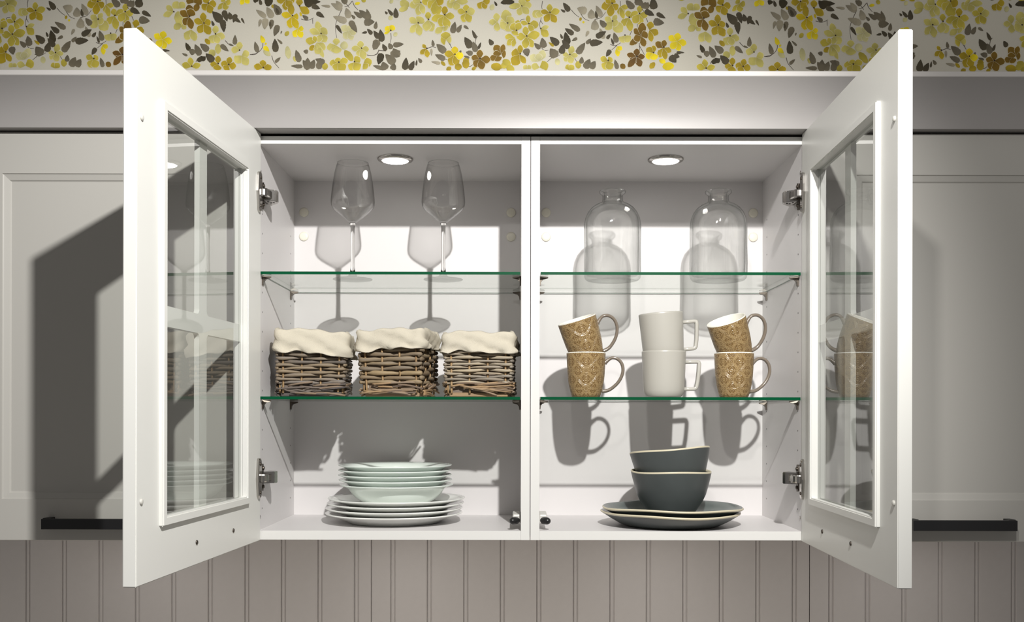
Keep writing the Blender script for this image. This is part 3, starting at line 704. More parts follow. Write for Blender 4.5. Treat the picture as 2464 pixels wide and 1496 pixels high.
def glass_door(cab, P0, P1):
    P0, P1 = Vector((P0[0], P0[1], 0)), Vector((P1[0], P1[1], 0))
    U = (P1 - P0); wd = U.length; U.normalize()
    Nn = Vector((-U.y, U.x, 0))                       # out of the inner face, towards the cabinet middle
    if Nn.x * (0.032 - P0.x) < 0: Nn = -Nn
    def D(u, n, z): return P0 + U * u + Nn * n + Vector((0, 0, z))
    th = 0.0225
    u0, u1, z0, z1 = 0.098, wd - 0.098, DOOR_Z0 + 0.099, DOOR_Z1 - 0.099      # glazed opening
    def ring(bm, ru, n0, n1, bev, inner_sl=0.0):
        (a0, a1, b0, b1), (c0, c1, d0, d1) = ru
        O = [(a0, b0), (a1, b0), (a1, b1), (a0, b1)]; I = [(c0, d0), (c1, d0), (c1, d1), (c0, d1)]
        Of = [bm.verts.new(D(u, n1, z)) for u, z in O]; If = [bm.verts.new(D(u, n1, z)) for u, z in I]
        Ob = [bm.verts.new(D(u, n0, z)) for u, z in O]; Ib = [bm.verts.new(D(u, n0, z)) for u, z in I]
        for k in range(4):
            q = (k + 1) % 4
            bm.faces.new((Of[k], Of[q], If[q], If[k])); bm.faces.new((Ob[k], Ib[k], Ib[q], Ob[q]))
            bm.faces.new((Of[k], Ob[k], Ob[q], Of[q])); bm.faces.new((If[k], If[q], Ib[q], Ib[k]))
        if bev:
            bm.normal_update()
            es = [e for e in bm.edges if abs(e.calc_face_angle(0)) > 0.5]
            bmesh.ops.bevel(bm, geom=es, offset=bev, segments=2, affect='EDGES')
        return bm
    door = wobj('door', ring(bmesh.new(), ((0, wd, DOOR_Z0, DOOR_Z1), (u0, u1, z0, z1)), -th, 0.0, 0.0016), M['door'], cab)
    wobj('glazing_bead', ring(bmesh.new(), ((u0 - 0.014, u1 + 0.014, z0 - 0.014, z1 + 0.014), (u0 + 0.002, u1 - 0.002, z0 + 0.002, z1 - 0.002)), -0.006, 0.0075, 0.0022), M['door'], door)
    # pane of glass
    bm = bmesh.new()
    vs_ = [bm.verts.new(D(u, -0.0085, z)) for u, z in ((u0, z0), (u1, z0), (u1, z1), (u0, z1))]; bm.faces.new(vs_)
    wobj('pane', bm, M['pane'], door)
    # cross of glazing bars on the outer side, filleted where they meet
    um, zm, hw, fr = (u0 + u1) / 2, (z0 + z1) / 2, 0.0175, 0.010
    def quad(su, sz):
        pts = [(um + su * hw, z1 if sz > 0 else z0)]
        for k in range(6):
            a = PI / 2 * k / 5
            pts.append((um + su * (hw + fr - fr * math.cos(a)), zm + sz * (hw + fr - fr * math.sin(a))))
        pts.append((u1 if su > 0 else u0, zm + sz * hw))
        return pts
    ou = quad(1, 1) + quad(1, -1)[::-1] + quad(-1, -1) + quad(-1, 1)[::-1]
    bm = bmesh.new()
    A = [bm.verts.new(D(u, -0.0100, z)) for u, z in ou]; B_ = [bm.verts.new(D(u, -0.0200, z)) for u, z in ou]
    n = len(ou)
    for k in range(n): bm.faces.new((A[k], A[(k + 1) % n], B_[(k + 1) % n], B_[k]))
    fa = bm.faces.new(A); fb = bm.faces.new(B_[::-1])
    bmesh.ops.triangulate(bm, faces=[fa, fb])
    wobj('glazing_bars', bm, M['door'], door)
    for z in (DOOR_Z1 - 0.135, DOOR_Z0 + 0.132):      # rubber stops near the free edge
        wobj('bumper', disc_dome(bmesh.new(), D(wd - 0.016, -0.0002, z), Nn, 0.0048, 0.0036, 14), M['bumper'], door, smooth=True)
    for u in (0.165, 0.352):                           # handle screws
        wobj('handle_screw', disc_dome(bmesh.new(), D(u, -0.0002, DOOR_Z0 + 0.040), Nn, 0.0042, 0.0026, 14), M['nickel'], door, smooth=True)
    return door, P0, U, Nn

def added_under_lamp(cab, x):
    """unseen round lamp inferred under a cabinet, added to brighten the beadboard below"""
    bm = bmesh.new(); lathe(bm, [(0.038, 0.0002), (0.038, -0.004), (0.031, -0.006), (0.030, -0.0035), (0.0, -0.0035)], 32, mats=[0, 0, 0, 1])
    bmesh.ops.translate(bm, verts=bm.verts, vec=(x, 0.11, ZB))
    wobj('added_under_light', bm, [M['chrome'], M['led_added']], cab)

def open_cabinet(sgn, label):
    """sgn -1: carcass left of the joint, +1: right of it"""
    xa, xb = (XC - W, XC - 0.0006) if sgn < 0 else (XC + 0.0006, XC + W)
    cab = thing('wall_cabinet', ((xa + xb) / 2, 0.0, ZB), label, 'cabinet', 'open glass-door wall cabinets')
    for x0, x1 in ((xa, xa + T), (xb - T, xb)):
        bm = bmesh.new(); box(bm, x0, x1, 0.0, 0.358, ZB, ZT, bev=0.0006); wobj('side_panel', bm, M['inside'], cab)
        wobj('edge_band', bxm(x0 + 0.0004, x1 - 0.0004, -0.0008, 0.0004, ZB + 0.0004, ZT - 0.0004), M['edge'], cab)
    xi0, xi1 = xa + T, xb - T
    wobj('bottom_panel', bxm(xi0, xi1, 0.0005, 0.352, ZB, TB), M['inside'], cab)
    wobj('top_panel', bxm(xi0, xi1, 0.0005, 0.352, TT, ZT), M['inside'], cab)
    wobj('edge_band', bxm(xi0, xi1, -0.0006, 0.0006, ZB + 0.0006, TB - 0.0002), M['edge'], cab)
    wobj('edge_band', bxm(xi0, xi1, -0.0006, 0.0006, TT + 0.0002, ZT - 0.0006), M['edge'], cab)
    wobj('back_panel', bxm(xi0, xi1, DEP, 0.356, TB, TT), M['inside'], cab)
    # round caps over the hanging brackets
    for x in (xi0 + 0.0235, xi1 - 0.0235):
        for z in (0.4995, 0.4395):
            wobj('bracket_cap', disc_dome(bmesh.new(), (x, DEP, z), (0, -1, 0), 0.0116, 0.004, 24), M['cream_cap'], cab, smooth=True)
    added_under_lamp(cab, (xa + xb) / 2)
    # rows of shelf-pin holes in the side panels
    bm = bmesh.new()
    for x, nx in ((xi0, 1), (xi1, -1)):
        for y in (0.030, 0.305):
            for k in range(17):
                z = -0.205 + k * 0.0425
                if z > 0.5 or abs(z - 0.030) < 0.014 or abs(z - 0.298) < 0.014: continue
                c = Vector((x + nx * 0.00015, y, z)); r = 0.0021
                ring_ = [bm.verts.new(c + Vector((0, r * math.cos(2 * PI * q / 8), r * math.sin(2 * PI * q / 8)))) for q in range(8)]
                bm.faces.new(ring_)
    o = wobj('pin_holes', bm, M['hole'], cab); o['kind'] = 'stuff'
    # metal shelf supports
    for zs in (0.0305, 0.2985):
        for x, nx in ((xi0, 1), (xi1, -1)):
            for y in (0.030, 0.305):
                bm = bmesh.new()
                c = Vector((x, y, zs))
                pr = [(-0.0003, 0.0), (0.019, -0.0010), (0.0185, -0.0042), (0.0075, -0.0070), (0.0035, -0.0120), (0.0024, -0.0200), (-0.0003, -0.0205)]
                A = [bm.verts.new(c + Vector((nx * a, -0.0055 if a < 0.01 else -0.0015, z))) for a, z in pr]; B_ = [bm.verts.new(c + Vector((nx * a, 0.0055 if a < 0.01 else 0.0015, z))) for a, z in pr]
                n = len(pr)
                for k in range(n): bm.faces.new((A[k], A[(k + 1) % n], B_[(k + 1) % n], B_[k]))
                bm.faces.new(A[::-1]); bm.faces.new(B_)
                wobj('shelf_support', bm, M['nickel'], cab)
    # soft-close stop beside the joint, at the foot of the inner side panel
    xs, nx = (xi1, -1) if sgn < 0 else (xi0, 1)
    hs = wobj('door_damper', bxm(*sorted((xs, xs + nx * 0.0175)), 0.020, 0.105, TB + 0.0135, TB + 0.0335, bev=0.003, seg=2), M['plastic'], cab)
    bm = bmesh.new()
    lathe(bm, [(0.0062, 0.0), (0.0068, 0.002), (0.0068, 0.012), (0.0066, 0.016), (0.0055, 0.020), (0.0030, 0.0228), (0, 0.0235)], 20, cap0=True)
    bmesh.ops.scale(bm, vec=(1.18, 1.18, 1.1), verts=bm.verts)
    bmesh.ops.transform(bm, verts=bm.verts, matrix=Matrix.Translation((xs + nx * 0.0075, 0.0260, TB + 0.0205)) @ Matrix.Rotation(nx * math.radians(32), 4, 'Z') @ Matrix.Rotation(PI / 2, 4, 'X'))
    wobj('damper_tip', bm, M['rubber'], hs, smooth=True)
    # screw cap on the hinge side
    if sgn < 0: d = glass_door(cab, (-0.5440, -0.0040), (-0.5880, -0.5970))
    else: d = glass_door(cab, (0.6110, -0.0040), (0.5935, -0.5970))
    door, P0, U, Nn = d
    sx = xi0 if sgn < 0 else xi1
    for zc in (0.4700, -0.1370):
        hinge(cab, P0, U, Nn, sx, 1 if sgn < 0 else -1, zc)
    for z in (0.520, -0.222):
        wobj('screw_cap', disc_dome(bmesh.new(), (sx, 0.012, z), (1 if sgn < 0 else -1, 0, 0), 0.0045, 0.0012, 12), M['chrome'], cab, smooth=True)
    return cab
cabL = open_cabinet(-1, 'open white wall cabinet holding wine glasses, wicker baskets and pale plates')
cabR = open_cabinet(1, 'open white wall cabinet holding glass bottles, stacked mugs and dark bowls')

# ------------------------------------------------------------------ closed cabinets on either side
def closed_cabinet(xa, xb, hx0, hx1, label):
    cab = thing('wall_cabinet', ((xa + xb) / 2, 0, ZB), label, 'cabinet', 'closed wall cabinets')
    added_under_lamp(cab, (xa + xb) / 2)
    wobj('carcass', bxm(xa, xb, 0.0015, 0.358, ZB, ZT, bev=0.001), M['inside'], cab)
    x0, x1, z0, z1 = xa + 0.0015, xb - 0.0015, DOOR_Z0 + 0.0015, DOOR_Z1 - 0.0035
    yf = -0.0225
    rects = [(0, yf + 0.0015), (0.0012, yf), (0.0875, yf), (0.0883, yf + 0.0022), (0.0900, yf + 0.0030), (0.1005, yf + 0.0062), (0.1022, yf + 0.0085), (0.1035, yf + 0.0090)]
    bm = bmesh.new(); loops = []
    for ins, y in rects:
        loops.append([bm.verts.new(p) for p in ((x0 + ins, y, z0 + ins), (x1 - ins, y, z0 + ins), (x1 - ins, y, z1 - ins), (x0 + ins, y, z1 - ins))])
    back = [bm.verts.new(p) for p in ((x0, 0.0, z0), (x1, 0.0, z0), (x1, 0.0, z1), (x0, 0.0, z1))]
    seq = [back] + loops
    for i in range(len(seq) - 1):
        for k in range(4):
            q = (k + 1) % 4
            bm.faces.new((seq[i][k], seq[i][q], seq[i + 1][q], seq[i + 1][k]))
    bm.faces.new(back[::-1])
    ib = [bm.verts.new((v.co.x, yf + 0.0105, v.co.z)) for v in loops[-1]]
    for k in range(4): bm.faces.new((loops[-1][k], loops[-1][(k + 1) % 4], ib[(k + 1) % 4], ib[k]))
    bm.faces.new(ib)
    door = wobj('door', bm, M['greige'], cab)
    i = 0.1030
    wobj('door_panel', bxm(x0 + i, x1 - i, yf + 0.0092, -0.002, z0 + i, z1 - i), M['greige'], door)
    hb = wobj('handle', bxm(hx0, hx1, -0.0570, -0.0480, -0.2420, -0.2200, bev=0.0008), M['black'], door)
    for x in (hx0, hx1 - 0.014):
        wobj('handle_post', bxm(x, x + 0.014, -0.0490, yf + 0.0004, -0.2385, -0.2190, bev=0.0006), M['black'], door)
    return cab
closed_cabinet(-1.1760, XC - W - 0.0005, -0.9880, -0.7700, 'closed greige wall cabinet with black handle, beside the cabinet of wine glasses')
closed_cabinet(XC + W + 0.0005, 1.2340, 0.8300, 1.0470, 'closed greige wall cabinet with black handle, beside the cabinet of glass bottles')

# ------------------------------------------------------------------ glass shelves
def shelf(x0, x1, zt, label):
    bm = bmesh.new()
    box(bm, x0, x1, 0.006, 0.343, zt - 0.0062, zt)
    bmesh.ops.bisect_plane(bm, geom=list(bm.verts) + list(bm.edges) + list(bm.faces), plane_co=(0, 0, zt - 0.0047), plane_no=(0, 0, 1))
    for f in bm.faces:
        c = f.calc_center_median(); nrm = f.normal
        f.material_index = 1 if c.y < 0.0065 or (abs(nrm.z) < 0.5 and c.z < zt - 0.0047) else 0
    o = wobj('glass_shelf', bm, [M['shelf'], M['green_edge']], loc=((x0 + x1) / 2, 0.17, zt - 0.0062))
    return setp(o, label, 'shelf', 'glass shelves with green edges')
UP, LO = 0.3050, 0.0370
xl0, xl1 = XC - W + T + 0.0012, XC - T - 0.0025
xr0, xr1 = XC + T + 0.0025, XC + W - T - 0.0012
shelf(xl0, xl1, UP, 'clear glass shelf with green edge under the two wine glasses')
shelf(xl0, xl1, LO, 'clear glass shelf with green edge under the three wicker baskets')
shelf(xr0, xr1, UP, 'clear glass shelf with green edge under the two glass bottles')
shelf(xr0, xr1, LO, 'clear glass shelf with green edge under the stacked mugs')

# ------------------------------------------------------------------ downlights in the cabinet tops
def downlight(x, label):
    d = thing('downlight', (x, 0.125, TT), label, 'light', 'recessed cabinet downlights')
    bm = bmesh.new(); lathe(bm, [(0.0405, 0.0002), (0.0405, -0.0022), (0.0385, -0.0045), (0.0330, -0.0062), (0.0308, -0.0062), (0.0300, -0.0030), (0.0300, 0.0002)], 56)
    lobj('ring', bm, M['chrome'], d)
    bm = bmesh.new(); lathe(bm, [(0.0302, -0.0040), (0.0285, -0.0062), (0.020, -0.0075), (0, -0.0082)], 40)
    lobj('lens', bm, M['led'], d)
downlight(-0.2726, 'round chrome downlight set in the cabinet top above the wine glasses')
downlight(0.3390, 'round chrome downlight set in the cabinet top above the glass bottles')

# ------------------------------------------------------------------ wine glasses
def wine_glass(x, y, label):
    g = thing('wine_glass', (x, y, UP), label, 'wine glass', 'wine glasses on the upper shelf')
    pr = [(0.0, 0.1300), (0.004, 0.1298), (0.010, 0.1330), (0.0185, 0.1395), (0.0285, 0.1475), (0.0385, 0.1560), (0.0455, 0.1635), (0.0488, 0.1700), (0.0497, 0.1770), (0.0494, 0.1850), (0.0478, 0.2010), (0.0452, 0.2220), (0.0418, 0.2430), (0.0375, 0.2600), (0.0350, 0.2668)]
    inn = [(max(0.0, r - 0.0009), z + (0.0035 if r < 0.003 else 0.0016 if r < 0.03 else 0.0008 if r < 0.046 else 0.0)) for r, z in pr[1:]][::-1]
    inn[0] = (0.0343, 0.2668); inn[-1] = (0.0, 0.1345)
    bm = bmesh.new(); lathe(bm, pr + inn, 64)
    lobj('bowl', bm, M['wine'], g)
    bm = bmesh.new()
    tube(bm, [Vector((0.0350 * math.cos(2 * PI * k / 64), 0.0350 * math.sin(2 * PI * k / 64), 0.2668)) for k in range(65)], 0.0006, seg=6, caps=False)
    lobj('rim', bm, M['wine'], g)
    st = [(0, 0.1292), (0.0075, 0.1290), (0.0058, 0.1240), (0.0050, 0.1180), (0.0046, 0.1000), (0.0045, 0.0600), (0.0048, 0.0300), (0.0062, 0.0160), (0.0110, 0.0090), (0.0200, 0.0055), (0.0330, 0.0036), (0.0440, 0.0026), (0.0452, 0.0014), (0.0440, 0.0002), (0.030, 0.0003), (0, 0.0006)]
    bm = bmesh.new(); lathe(bm, st[:8], 24, cap1=True)
    lobj('stem', bm, M['stem'], g)
    bm = bmesh.new(); lathe(bm, st[7:], 48)
    lobj('foot', bm, M['foot'], g)
wine_glass(-0.3716, 0.145, 'tall clear stemmed wine glass standing nearer the door hinges')
wine_glass(-0.1650, 0.145, 'tall clear stemmed wine glass standing nearer the centre divider')

# ------------------------------------------------------------------ glass bottles
def bottle(x, y, label, rz, seed):
    g = thing('glass_bottle', (x, y, UP), label, 'bottle', 'glass bottles on the upper shelf', rot=(0, 0, rz))
    outer = [(0, 0.0035), (0.040, 0.0020), (0.052, 0.0004), (0.0590, 0.0010), (0.0640, 0.0060), (0.0655, 0.0130), (0.0652, 0.040), (0.0645, 0.080), (0.0655, 0.115), (0.0652, 0.128), (0.0625, 0.143), (0.0570, 0.156), (0.0485, 0.1665), (0.0390, 0.1735), (0.0300, 0.1775),
             (0.0250, 0.1800), (0.0232, 0.1835), (0.0228, 0.1900), (0.0232, 0.1955), (0.0262, 0.1980), (0.0295, 0.2010), (0.0302, 0.2040), (0.0292, 0.2065), (0.0262, 0.2075)]
    inner = [(0.0262, 0.2075), (0.0225, 0.2055), (0.0195, 0.2010), (0.0188, 0.1900), (0.0195, 0.1820), (0.0230, 0.1755), (0.0370, 0.1690), (0.0500, 0.1600), (0.0580, 0.1450), (0.0608, 0.1280), (0.0610, 0.1150), (0.0600, 0.080), (0.0608, 0.040), (0.0610, 0.0180), (0.0560, 0.0120), (0.040, 0.0105), (0, 0.0120)]
    def wv(x_, y_, z_, a, r):
        k = 1 + 0.010 * math.sin(2 * a + seed) * math.sin(z_ * 45 + seed) * (1 if r > 0.05 else 0.2)
        return x_ * k, y_ * k, z_
    def wi(x_, y_, z_, a, r):
        k = 1 + (0.022 * math.sin(3 * a + seed * 2) * math.sin(z_ * 38 + 1) + 0.012 * math.sin(5 * a + z_ * 60 + seed)) * (1 if r > 0.04 else 0.2)
        return x_ * k, y_ * k, z_
    outs = {(round(p, 5), round(q, 5)) for p, q in outer}
    bm = bmesh.new()
    lathe(bm, outer + inner[1:], 72, warp=lambda x_, y_, z_, a, r: (wv if (round(r, 5), round(z_, 5)) in outs else wi)(x_, y_, z_, a, r))
    lobj('body', bm, M['bottle'], g)
bottle(0.2217, 0.153, 'wide clear glass apothecary bottle standing nearer the centre divider', 0.4, 0.5)
bottle(0.4640, 0.153, 'wide clear glass apothecary bottle standing nearer the door hinges', 1.7, 2.1)

# ------------------------------------------------------------------ wicker baskets with linen liners
def basket(x, y, rz, w, d, hw, hc, wm, twm, label, seed, skew, hem_l, hem_r, tilt, pitch):
    rn = random.Random(seed)
    b = thing('wicker_basket', (x, y, LO), label, 'basket', 'lined wicker baskets', rot=(0, 0, rz))
    z_lo, z_hi = 0.028, hw
    nrow = int(round((z_hi - z_lo) / pitch))
    rv_ = (z_hi - z_lo) / nrow * 0.47
    faces = [((-w / 2, -d / 2), (1, 0), w), ((w / 2, -d / 2), (0, 1), d), ((w / 2, d / 2), (-1, 0), w), ((-w / 2, d / 2), (0, -1), d)]
    fr = [0.07, 0.36, 0.65, 0.93]
    # shape: leans a little, flares a little
    def shape(p):
        k = 1.0 + 0.05 * (p.z / 0.15)
        return Vector((p.x * k + skew * p.z, p.y * k, p.z))
    for (ox, oy), (dx, dy), ln in faces:
        nx_, ny_ = dy, -dx                                  # outward
        for f in fr:
            px, py = ox + dx * ln * f, oy + dy * ln * f
            pts = [shape(Vector((px + nx_ * -0.001, py + ny_ * -0.001, z))) + Vector((rn.uniform(-.0006, .0006), rn.uniform(-.0006, .0006), 0)) for z in (0.008, 0.035, 0.065, z_hi + 0.006)]
            bm = bmesh.new(); tube(bm, smooth_path(pts, 2), 0.0024, seg=6)
            lobj('stake', bm, M['stake'], b)
        for r in range(nrow):
            z = z_lo + (r + 0.5) * (z_hi - z_lo) / nrow
            ph = r % 2
            pts, rad = [], []
            nodes = [(-0.035, 0.0)] + [(f, (0.0050 if (i + ph) % 2 else -0.0056)) for i, f in enumerate(fr)] + [(1.035, 0.0)]
            wob = [rn.uniform(-0.0015, 0.0015) for _ in nodes]
            for i, (f, off) in enumerate(nodes):
                pts.append(shape(Vector((ox + dx * ln * f + nx_ * off, oy + dy * ln * f + ny_ * off, z + wob[i]))))
            path = smooth_path(pts, 3)
            fat = rn.uniform(0.84, 1.14)
            rad = [fat * (1.0 + 0.16 * math.sin(i * 1.3 + seed + r * 1.7)) * (0.62 if i in (0, len(path) - 1) else 1) for i in range(len(path))]
            bm = bmesh.new(); tube(bm, path, 0.0034, rv_, seg=7, radii=rad)
            lobj('weaver', bm, wm, b)
        # base border of thin twisted rods
        for k in range(15):
            t0 = rn.uniform(-0.05, 0.75); t1 = min(1.05, t0 + rn.uniform(0.3, 0.75))
            za = rn.uniform(0.004, 0.031); zb = max(0.003, min(0.032, za + rn.uniform(-0.016, 0.012)))
            o1, o2, o3 = rn.uniform(0.001, 0.008), rn.uniform(0.004, 0.011), rn.uniform(0.0, 0.008)
            pts = []
            for t, z, o in ((t0, za, o1), ((t0 + t1) / 2, (za + zb) / 2 + rn.uniform(-.002, .003), o2), (t1, zb, o3)):
                pts.append(shape(Vector((ox + dx * ln * t + nx_ * o, oy + dy * ln * t + ny_ * o, max(0.0026, z)))))
            bm = bmesh.new(); tube(bm, smooth_path(pts, 3), 0.0023, 0.0023, seg=5)
            lobj('twig', bm, twm, b)
    # woven floor of the basket
    bm = bmesh.new(); box(bm, -w / 2 + 0.004, w / 2 - 0.004, -d / 2 + 0.004, d / 2 - 0.004, 0.0004, 0.010, bev=0.002)
    lobj('base', bm, twm, b, smooth=False)
    # dark sheet added inside, standing in for shade behind the gaps of the weave
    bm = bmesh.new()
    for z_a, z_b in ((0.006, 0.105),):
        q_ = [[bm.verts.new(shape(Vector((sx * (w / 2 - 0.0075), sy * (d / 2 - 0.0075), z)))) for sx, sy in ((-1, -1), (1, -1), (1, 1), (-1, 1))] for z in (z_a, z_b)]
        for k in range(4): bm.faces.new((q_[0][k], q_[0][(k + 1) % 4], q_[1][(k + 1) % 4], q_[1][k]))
    lobj('weave_shade', bm, M['twig_dark'], b, smooth=False)
    # linen liner folded over the rim
    bm = bmesh.new()
    nP = 96
    hx, hy = w / 2 * 1.05 + 0.004, d / 2 * 1.05 + 0.004
    def perim(t):          # rounded rectangle, t in 0..1 from the front-left corner
        rc = 0.010
        segs = [(2 * hx - 2 * rc), (2 * hy - 2 * rc)] * 2
        tot = sum(segs) + 2 * PI * rc
        s = t * tot
        cs = [(-hx, -hy, 0), (hx, -hy, PI / 2), (hx, hy, PI), (-hx, hy, 3 * PI / 2)]
        for i in range(4):
            cx, cy, a = cs[i]
            dr = Vector((math.cos(a), math.sin(a))); nr = Vector((math.sin(a), -math.cos(a)))
            if s <= segs[i]:
                st = Vector((cx, cy)) + dr * rc
                return st + dr * s, nr
            s -= segs[i]
            al = PI * rc / 2
            if s <= al:
                ctr = Vector((cx, cy)) + dr * (segs[i] + rc) - nr * rc
                aa = s / rc
                n2 = nr * math.cos(aa) + dr * math.sin(aa)
                return ctr + n2 * rc, n2
            s -= al
        return Vector((-hx + rc, -hy)), Vector((0, -1))
    prof = [(-0.0165, -0.125), (-0.0155, -0.055), (-0.010, -0.020), (-0.0075, -0.006), (-0.003, 0.0005), (0.002, -0.001), (0.0052, -0.007), (0.0060, -0.016), (0.0068, -0.026), (0.0072, -0.036), (0.0078, -0.045), (0.0088, -0.049), (0.0096, -0.051), (0.0086, -0.0525), (0.0066, -0.0515), (0.0050, -0.046)]
    grid = []
    for i in range(nP):
        t = i / nP
        p, nr = perim(t)
        row = []
        fx = (p.x / hx + 1) / 2
        hem = hem_l + (hem_r - hem_l) * fx
        top = hc + tilt * (fx - 0.5) + 0.0022 * math.sin(t * 31 + seed) + 0.0015 * math.sin(t * 77 + seed * 2)
        for j, (o, dz) in enumerate(prof):
            zz = dz * (hem / 0.051) if j >= 5 else dz
            wr = 1.7 * 0.0020 * math.sin(t * 43 + dz * 180 + seed) + 0.0016 * math.sin(t * 91 - dz * 260 + seed * 3) + 0.0010 * math.sin(t * 150 + dz * 500)
            amp = (0.35 + 0.9 * min(1, max(0, -dz / 0.04))) if j >= 5 else 0.5
            q = Vector((p.x, p.y, 0))
            off = o + wr * amp + (0.0028 * math.sin(t * 19 + seed) * (-dz / 0.05) if j >= 6 else 0)
            v = Vector((q.x + nr.x * off + skew * (top + zz), q.y + nr.y * off, top + zz + (0.0018 * math.sin(t * 53 + seed) if j >= 10 else 0)))
            row.append(bm.verts.new(v))
        grid.append(row)
    for i in range(nP):
        for j in range(len(prof) - 1):
            bm.faces.new((grid[i][j], grid[(i + 1) % nP][j], grid[(i + 1) % nP][j + 1], grid[i][j + 1]))
    lobj('linen_liner', bm, M['cloth'], b)
    return b
basket(-0.4530, 0.118, math.radians(4), 0.138, 0.135, 0.103, 0.146, M['willow_grey'], M['twig_dark'], 'grey wicker basket with slumped cream liner, standing nearest the hinges', 11, 0.02, 0.048, 0.053, -0.008, 0.0078)
basket(-0.2610, 0.122, math.radians(-10), 0.131, 0.130, 0.108, 0.149, M['willow_tan'], M['twig'], 'tan wicker basket with cream liner, between the two other baskets', 23, -0.02, 0.046, 0.042, 0.004, 0.0096)
basket(-0.0785, 0.112, math.radians(-2), 0.136, 0.130, 0.103, 0.1425, M['willow_pale'], M['twig'], 'pale wicker basket with cream liner, standing beside the centre divider', 37, 0.0, 0.043, 0.046, 0.0, 0.0071)

# ------------------------------------------------------------------ plates, soup plates
def plate_copies(bm_fn, name, mat, spots, labels, cat, group, y=0.180):
    me = finish(bm_fn(), name, mat, True)
    for (x, z), lb in zip(spots, labels):
        o = bpy.data.objects.new(name, me); C.objects.link(o)
        o.location = (x, y, z + EZ)
        setp(o, lb, cat, group)
def dinner():
    bm = bmesh.new()
    return lathe(bm, [(0, 0.0022), (0.090, 0.0022), (0.096, 0.0002), (0.104, 0.0002), (0.108, 0.0030), (0.118, 0.0075), (0.130, 0.0125), (0.146, 0.0180), (0.1565, 0.0212), (0.1580, 0.0226), (0.1568, 0.0240), (0.1450, 0.0222), (0.128, 0.0172), (0.112, 0.0110), (0.104, 0.0080), (0.094, 0.0068), (0, 0.0068)], 72)
def soup():
    bm = bmesh.new()
    return lathe(bm, [(0, 0.0030), (0.052, 0.0030), (0.056, 0.0002), (0.066, 0.0002), (0.072, 0.0035), (0.084, 0.0095), (0.095, 0.0175), (0.103, 0.0260), (0.108, 0.0335), (0.112, 0.0385), (0.120, 0.0425), (0.1295, 0.0455), (0.1308, 0.0468), (0.1296, 0.0480), (0.118, 0.0456), (0.1095, 0.0415), (0.1050, 0.0355), (0.0995, 0.0265), (0.091, 0.0175), (0.078, 0.0095), (0.062, 0.0066), (0, 0.0064)], 72)
DP = 0.0113
plate_copies(dinner, 'dinner_plate', M['porcelain'], [(-0.2800, TB), (-0.2790, TB + DP), (-0.2760, TB + 2 * DP), (-0.2740, TB + 3 * DP)],
             ['white dinner plate at the very bottom of the pale plate stack', 'white dinner plate second from the bottom of the pale stack', 'white dinner plate third from the bottom of the pale stack', 'white dinner plate directly under the stacked mint soup plates'],
             'plate', 'white dinner plates in the stack')
zs = TB + 3 * DP + 0.0068
SPp = 0.0112
plate_copies(soup, 'soup_plate', M['mint'], [(x, zs + k * SPp) for k, x in enumerate((-0.2742, -0.2767, -0.2780, -0.2778, -0.2775))],
             ['mint soup plate standing on the white dinner plates, lowest of five', 'mint soup plate second from the bottom of the five', 'mint soup plate in the middle of the five', 'mint soup plate just under the topmost one', 'mint soup plate on top of the pale stack'],
             'plate', 'mint soup plates in the stack')

# ------------------------------------------------------------------ dark plates and bowls
def dark_plate(x, y, z, rz, label, seed):
    t = thing('stoneware_plate', (x, y, z), label, 'plate', 'dark stoneware plates', rot=(0, 0, rz))
    pr = [(0, 0.0012), (0.088, 0.0012), (0.097, 0.0002), (0.104, 0.0008), (0.118, 0.0062), (0.134, 0.0150), (0.147, 0.0232), (0.1545, 0.0275), (0.1570, 0.0295), (0.1572, 0.0315), (0.1552, 0.0328), (0.1500, 0.0310), (0.1380, 0.0232), (0.1200, 0.0130), (0.1040, 0.0082), (0, 0.0074)]
    ms = [0] * 7 + [1] * 3 + [2] * 5
    ms = ms[:len(pr) - 1]
    def wv(x_, y_, z_, a, r):
        k = (r / 0.157) ** 3
        s = 1 + k * 0.012 * math.sin(3 * a + seed) + k * 0.007 * math.sin(5 * a + 2 * seed)
        return x_ * s, y_ * s, z_ + (k * (0.0016 * math.sin(2 * a + seed) + 0.0010 * math.sin(5 * a + seed)) if z_ > 0.01 else 0)
    bm = bmesh.new(); lathe(bm, pr, 96, mats=ms, warp=wv)
    lobj('plate_body', bm, [M['slate'], M['rim'], M['slate_in']], t)
dark_plate(0.3520, 0.124, TB, 0.3, 'dark stoneware plate with cream rim, lower of the two', 0.6)
dark_plate(0.3545, 0.126, TB + 0.0118, 1.9, 'dark stoneware plate with cream rim, upper one right under the bowls', 2.9)

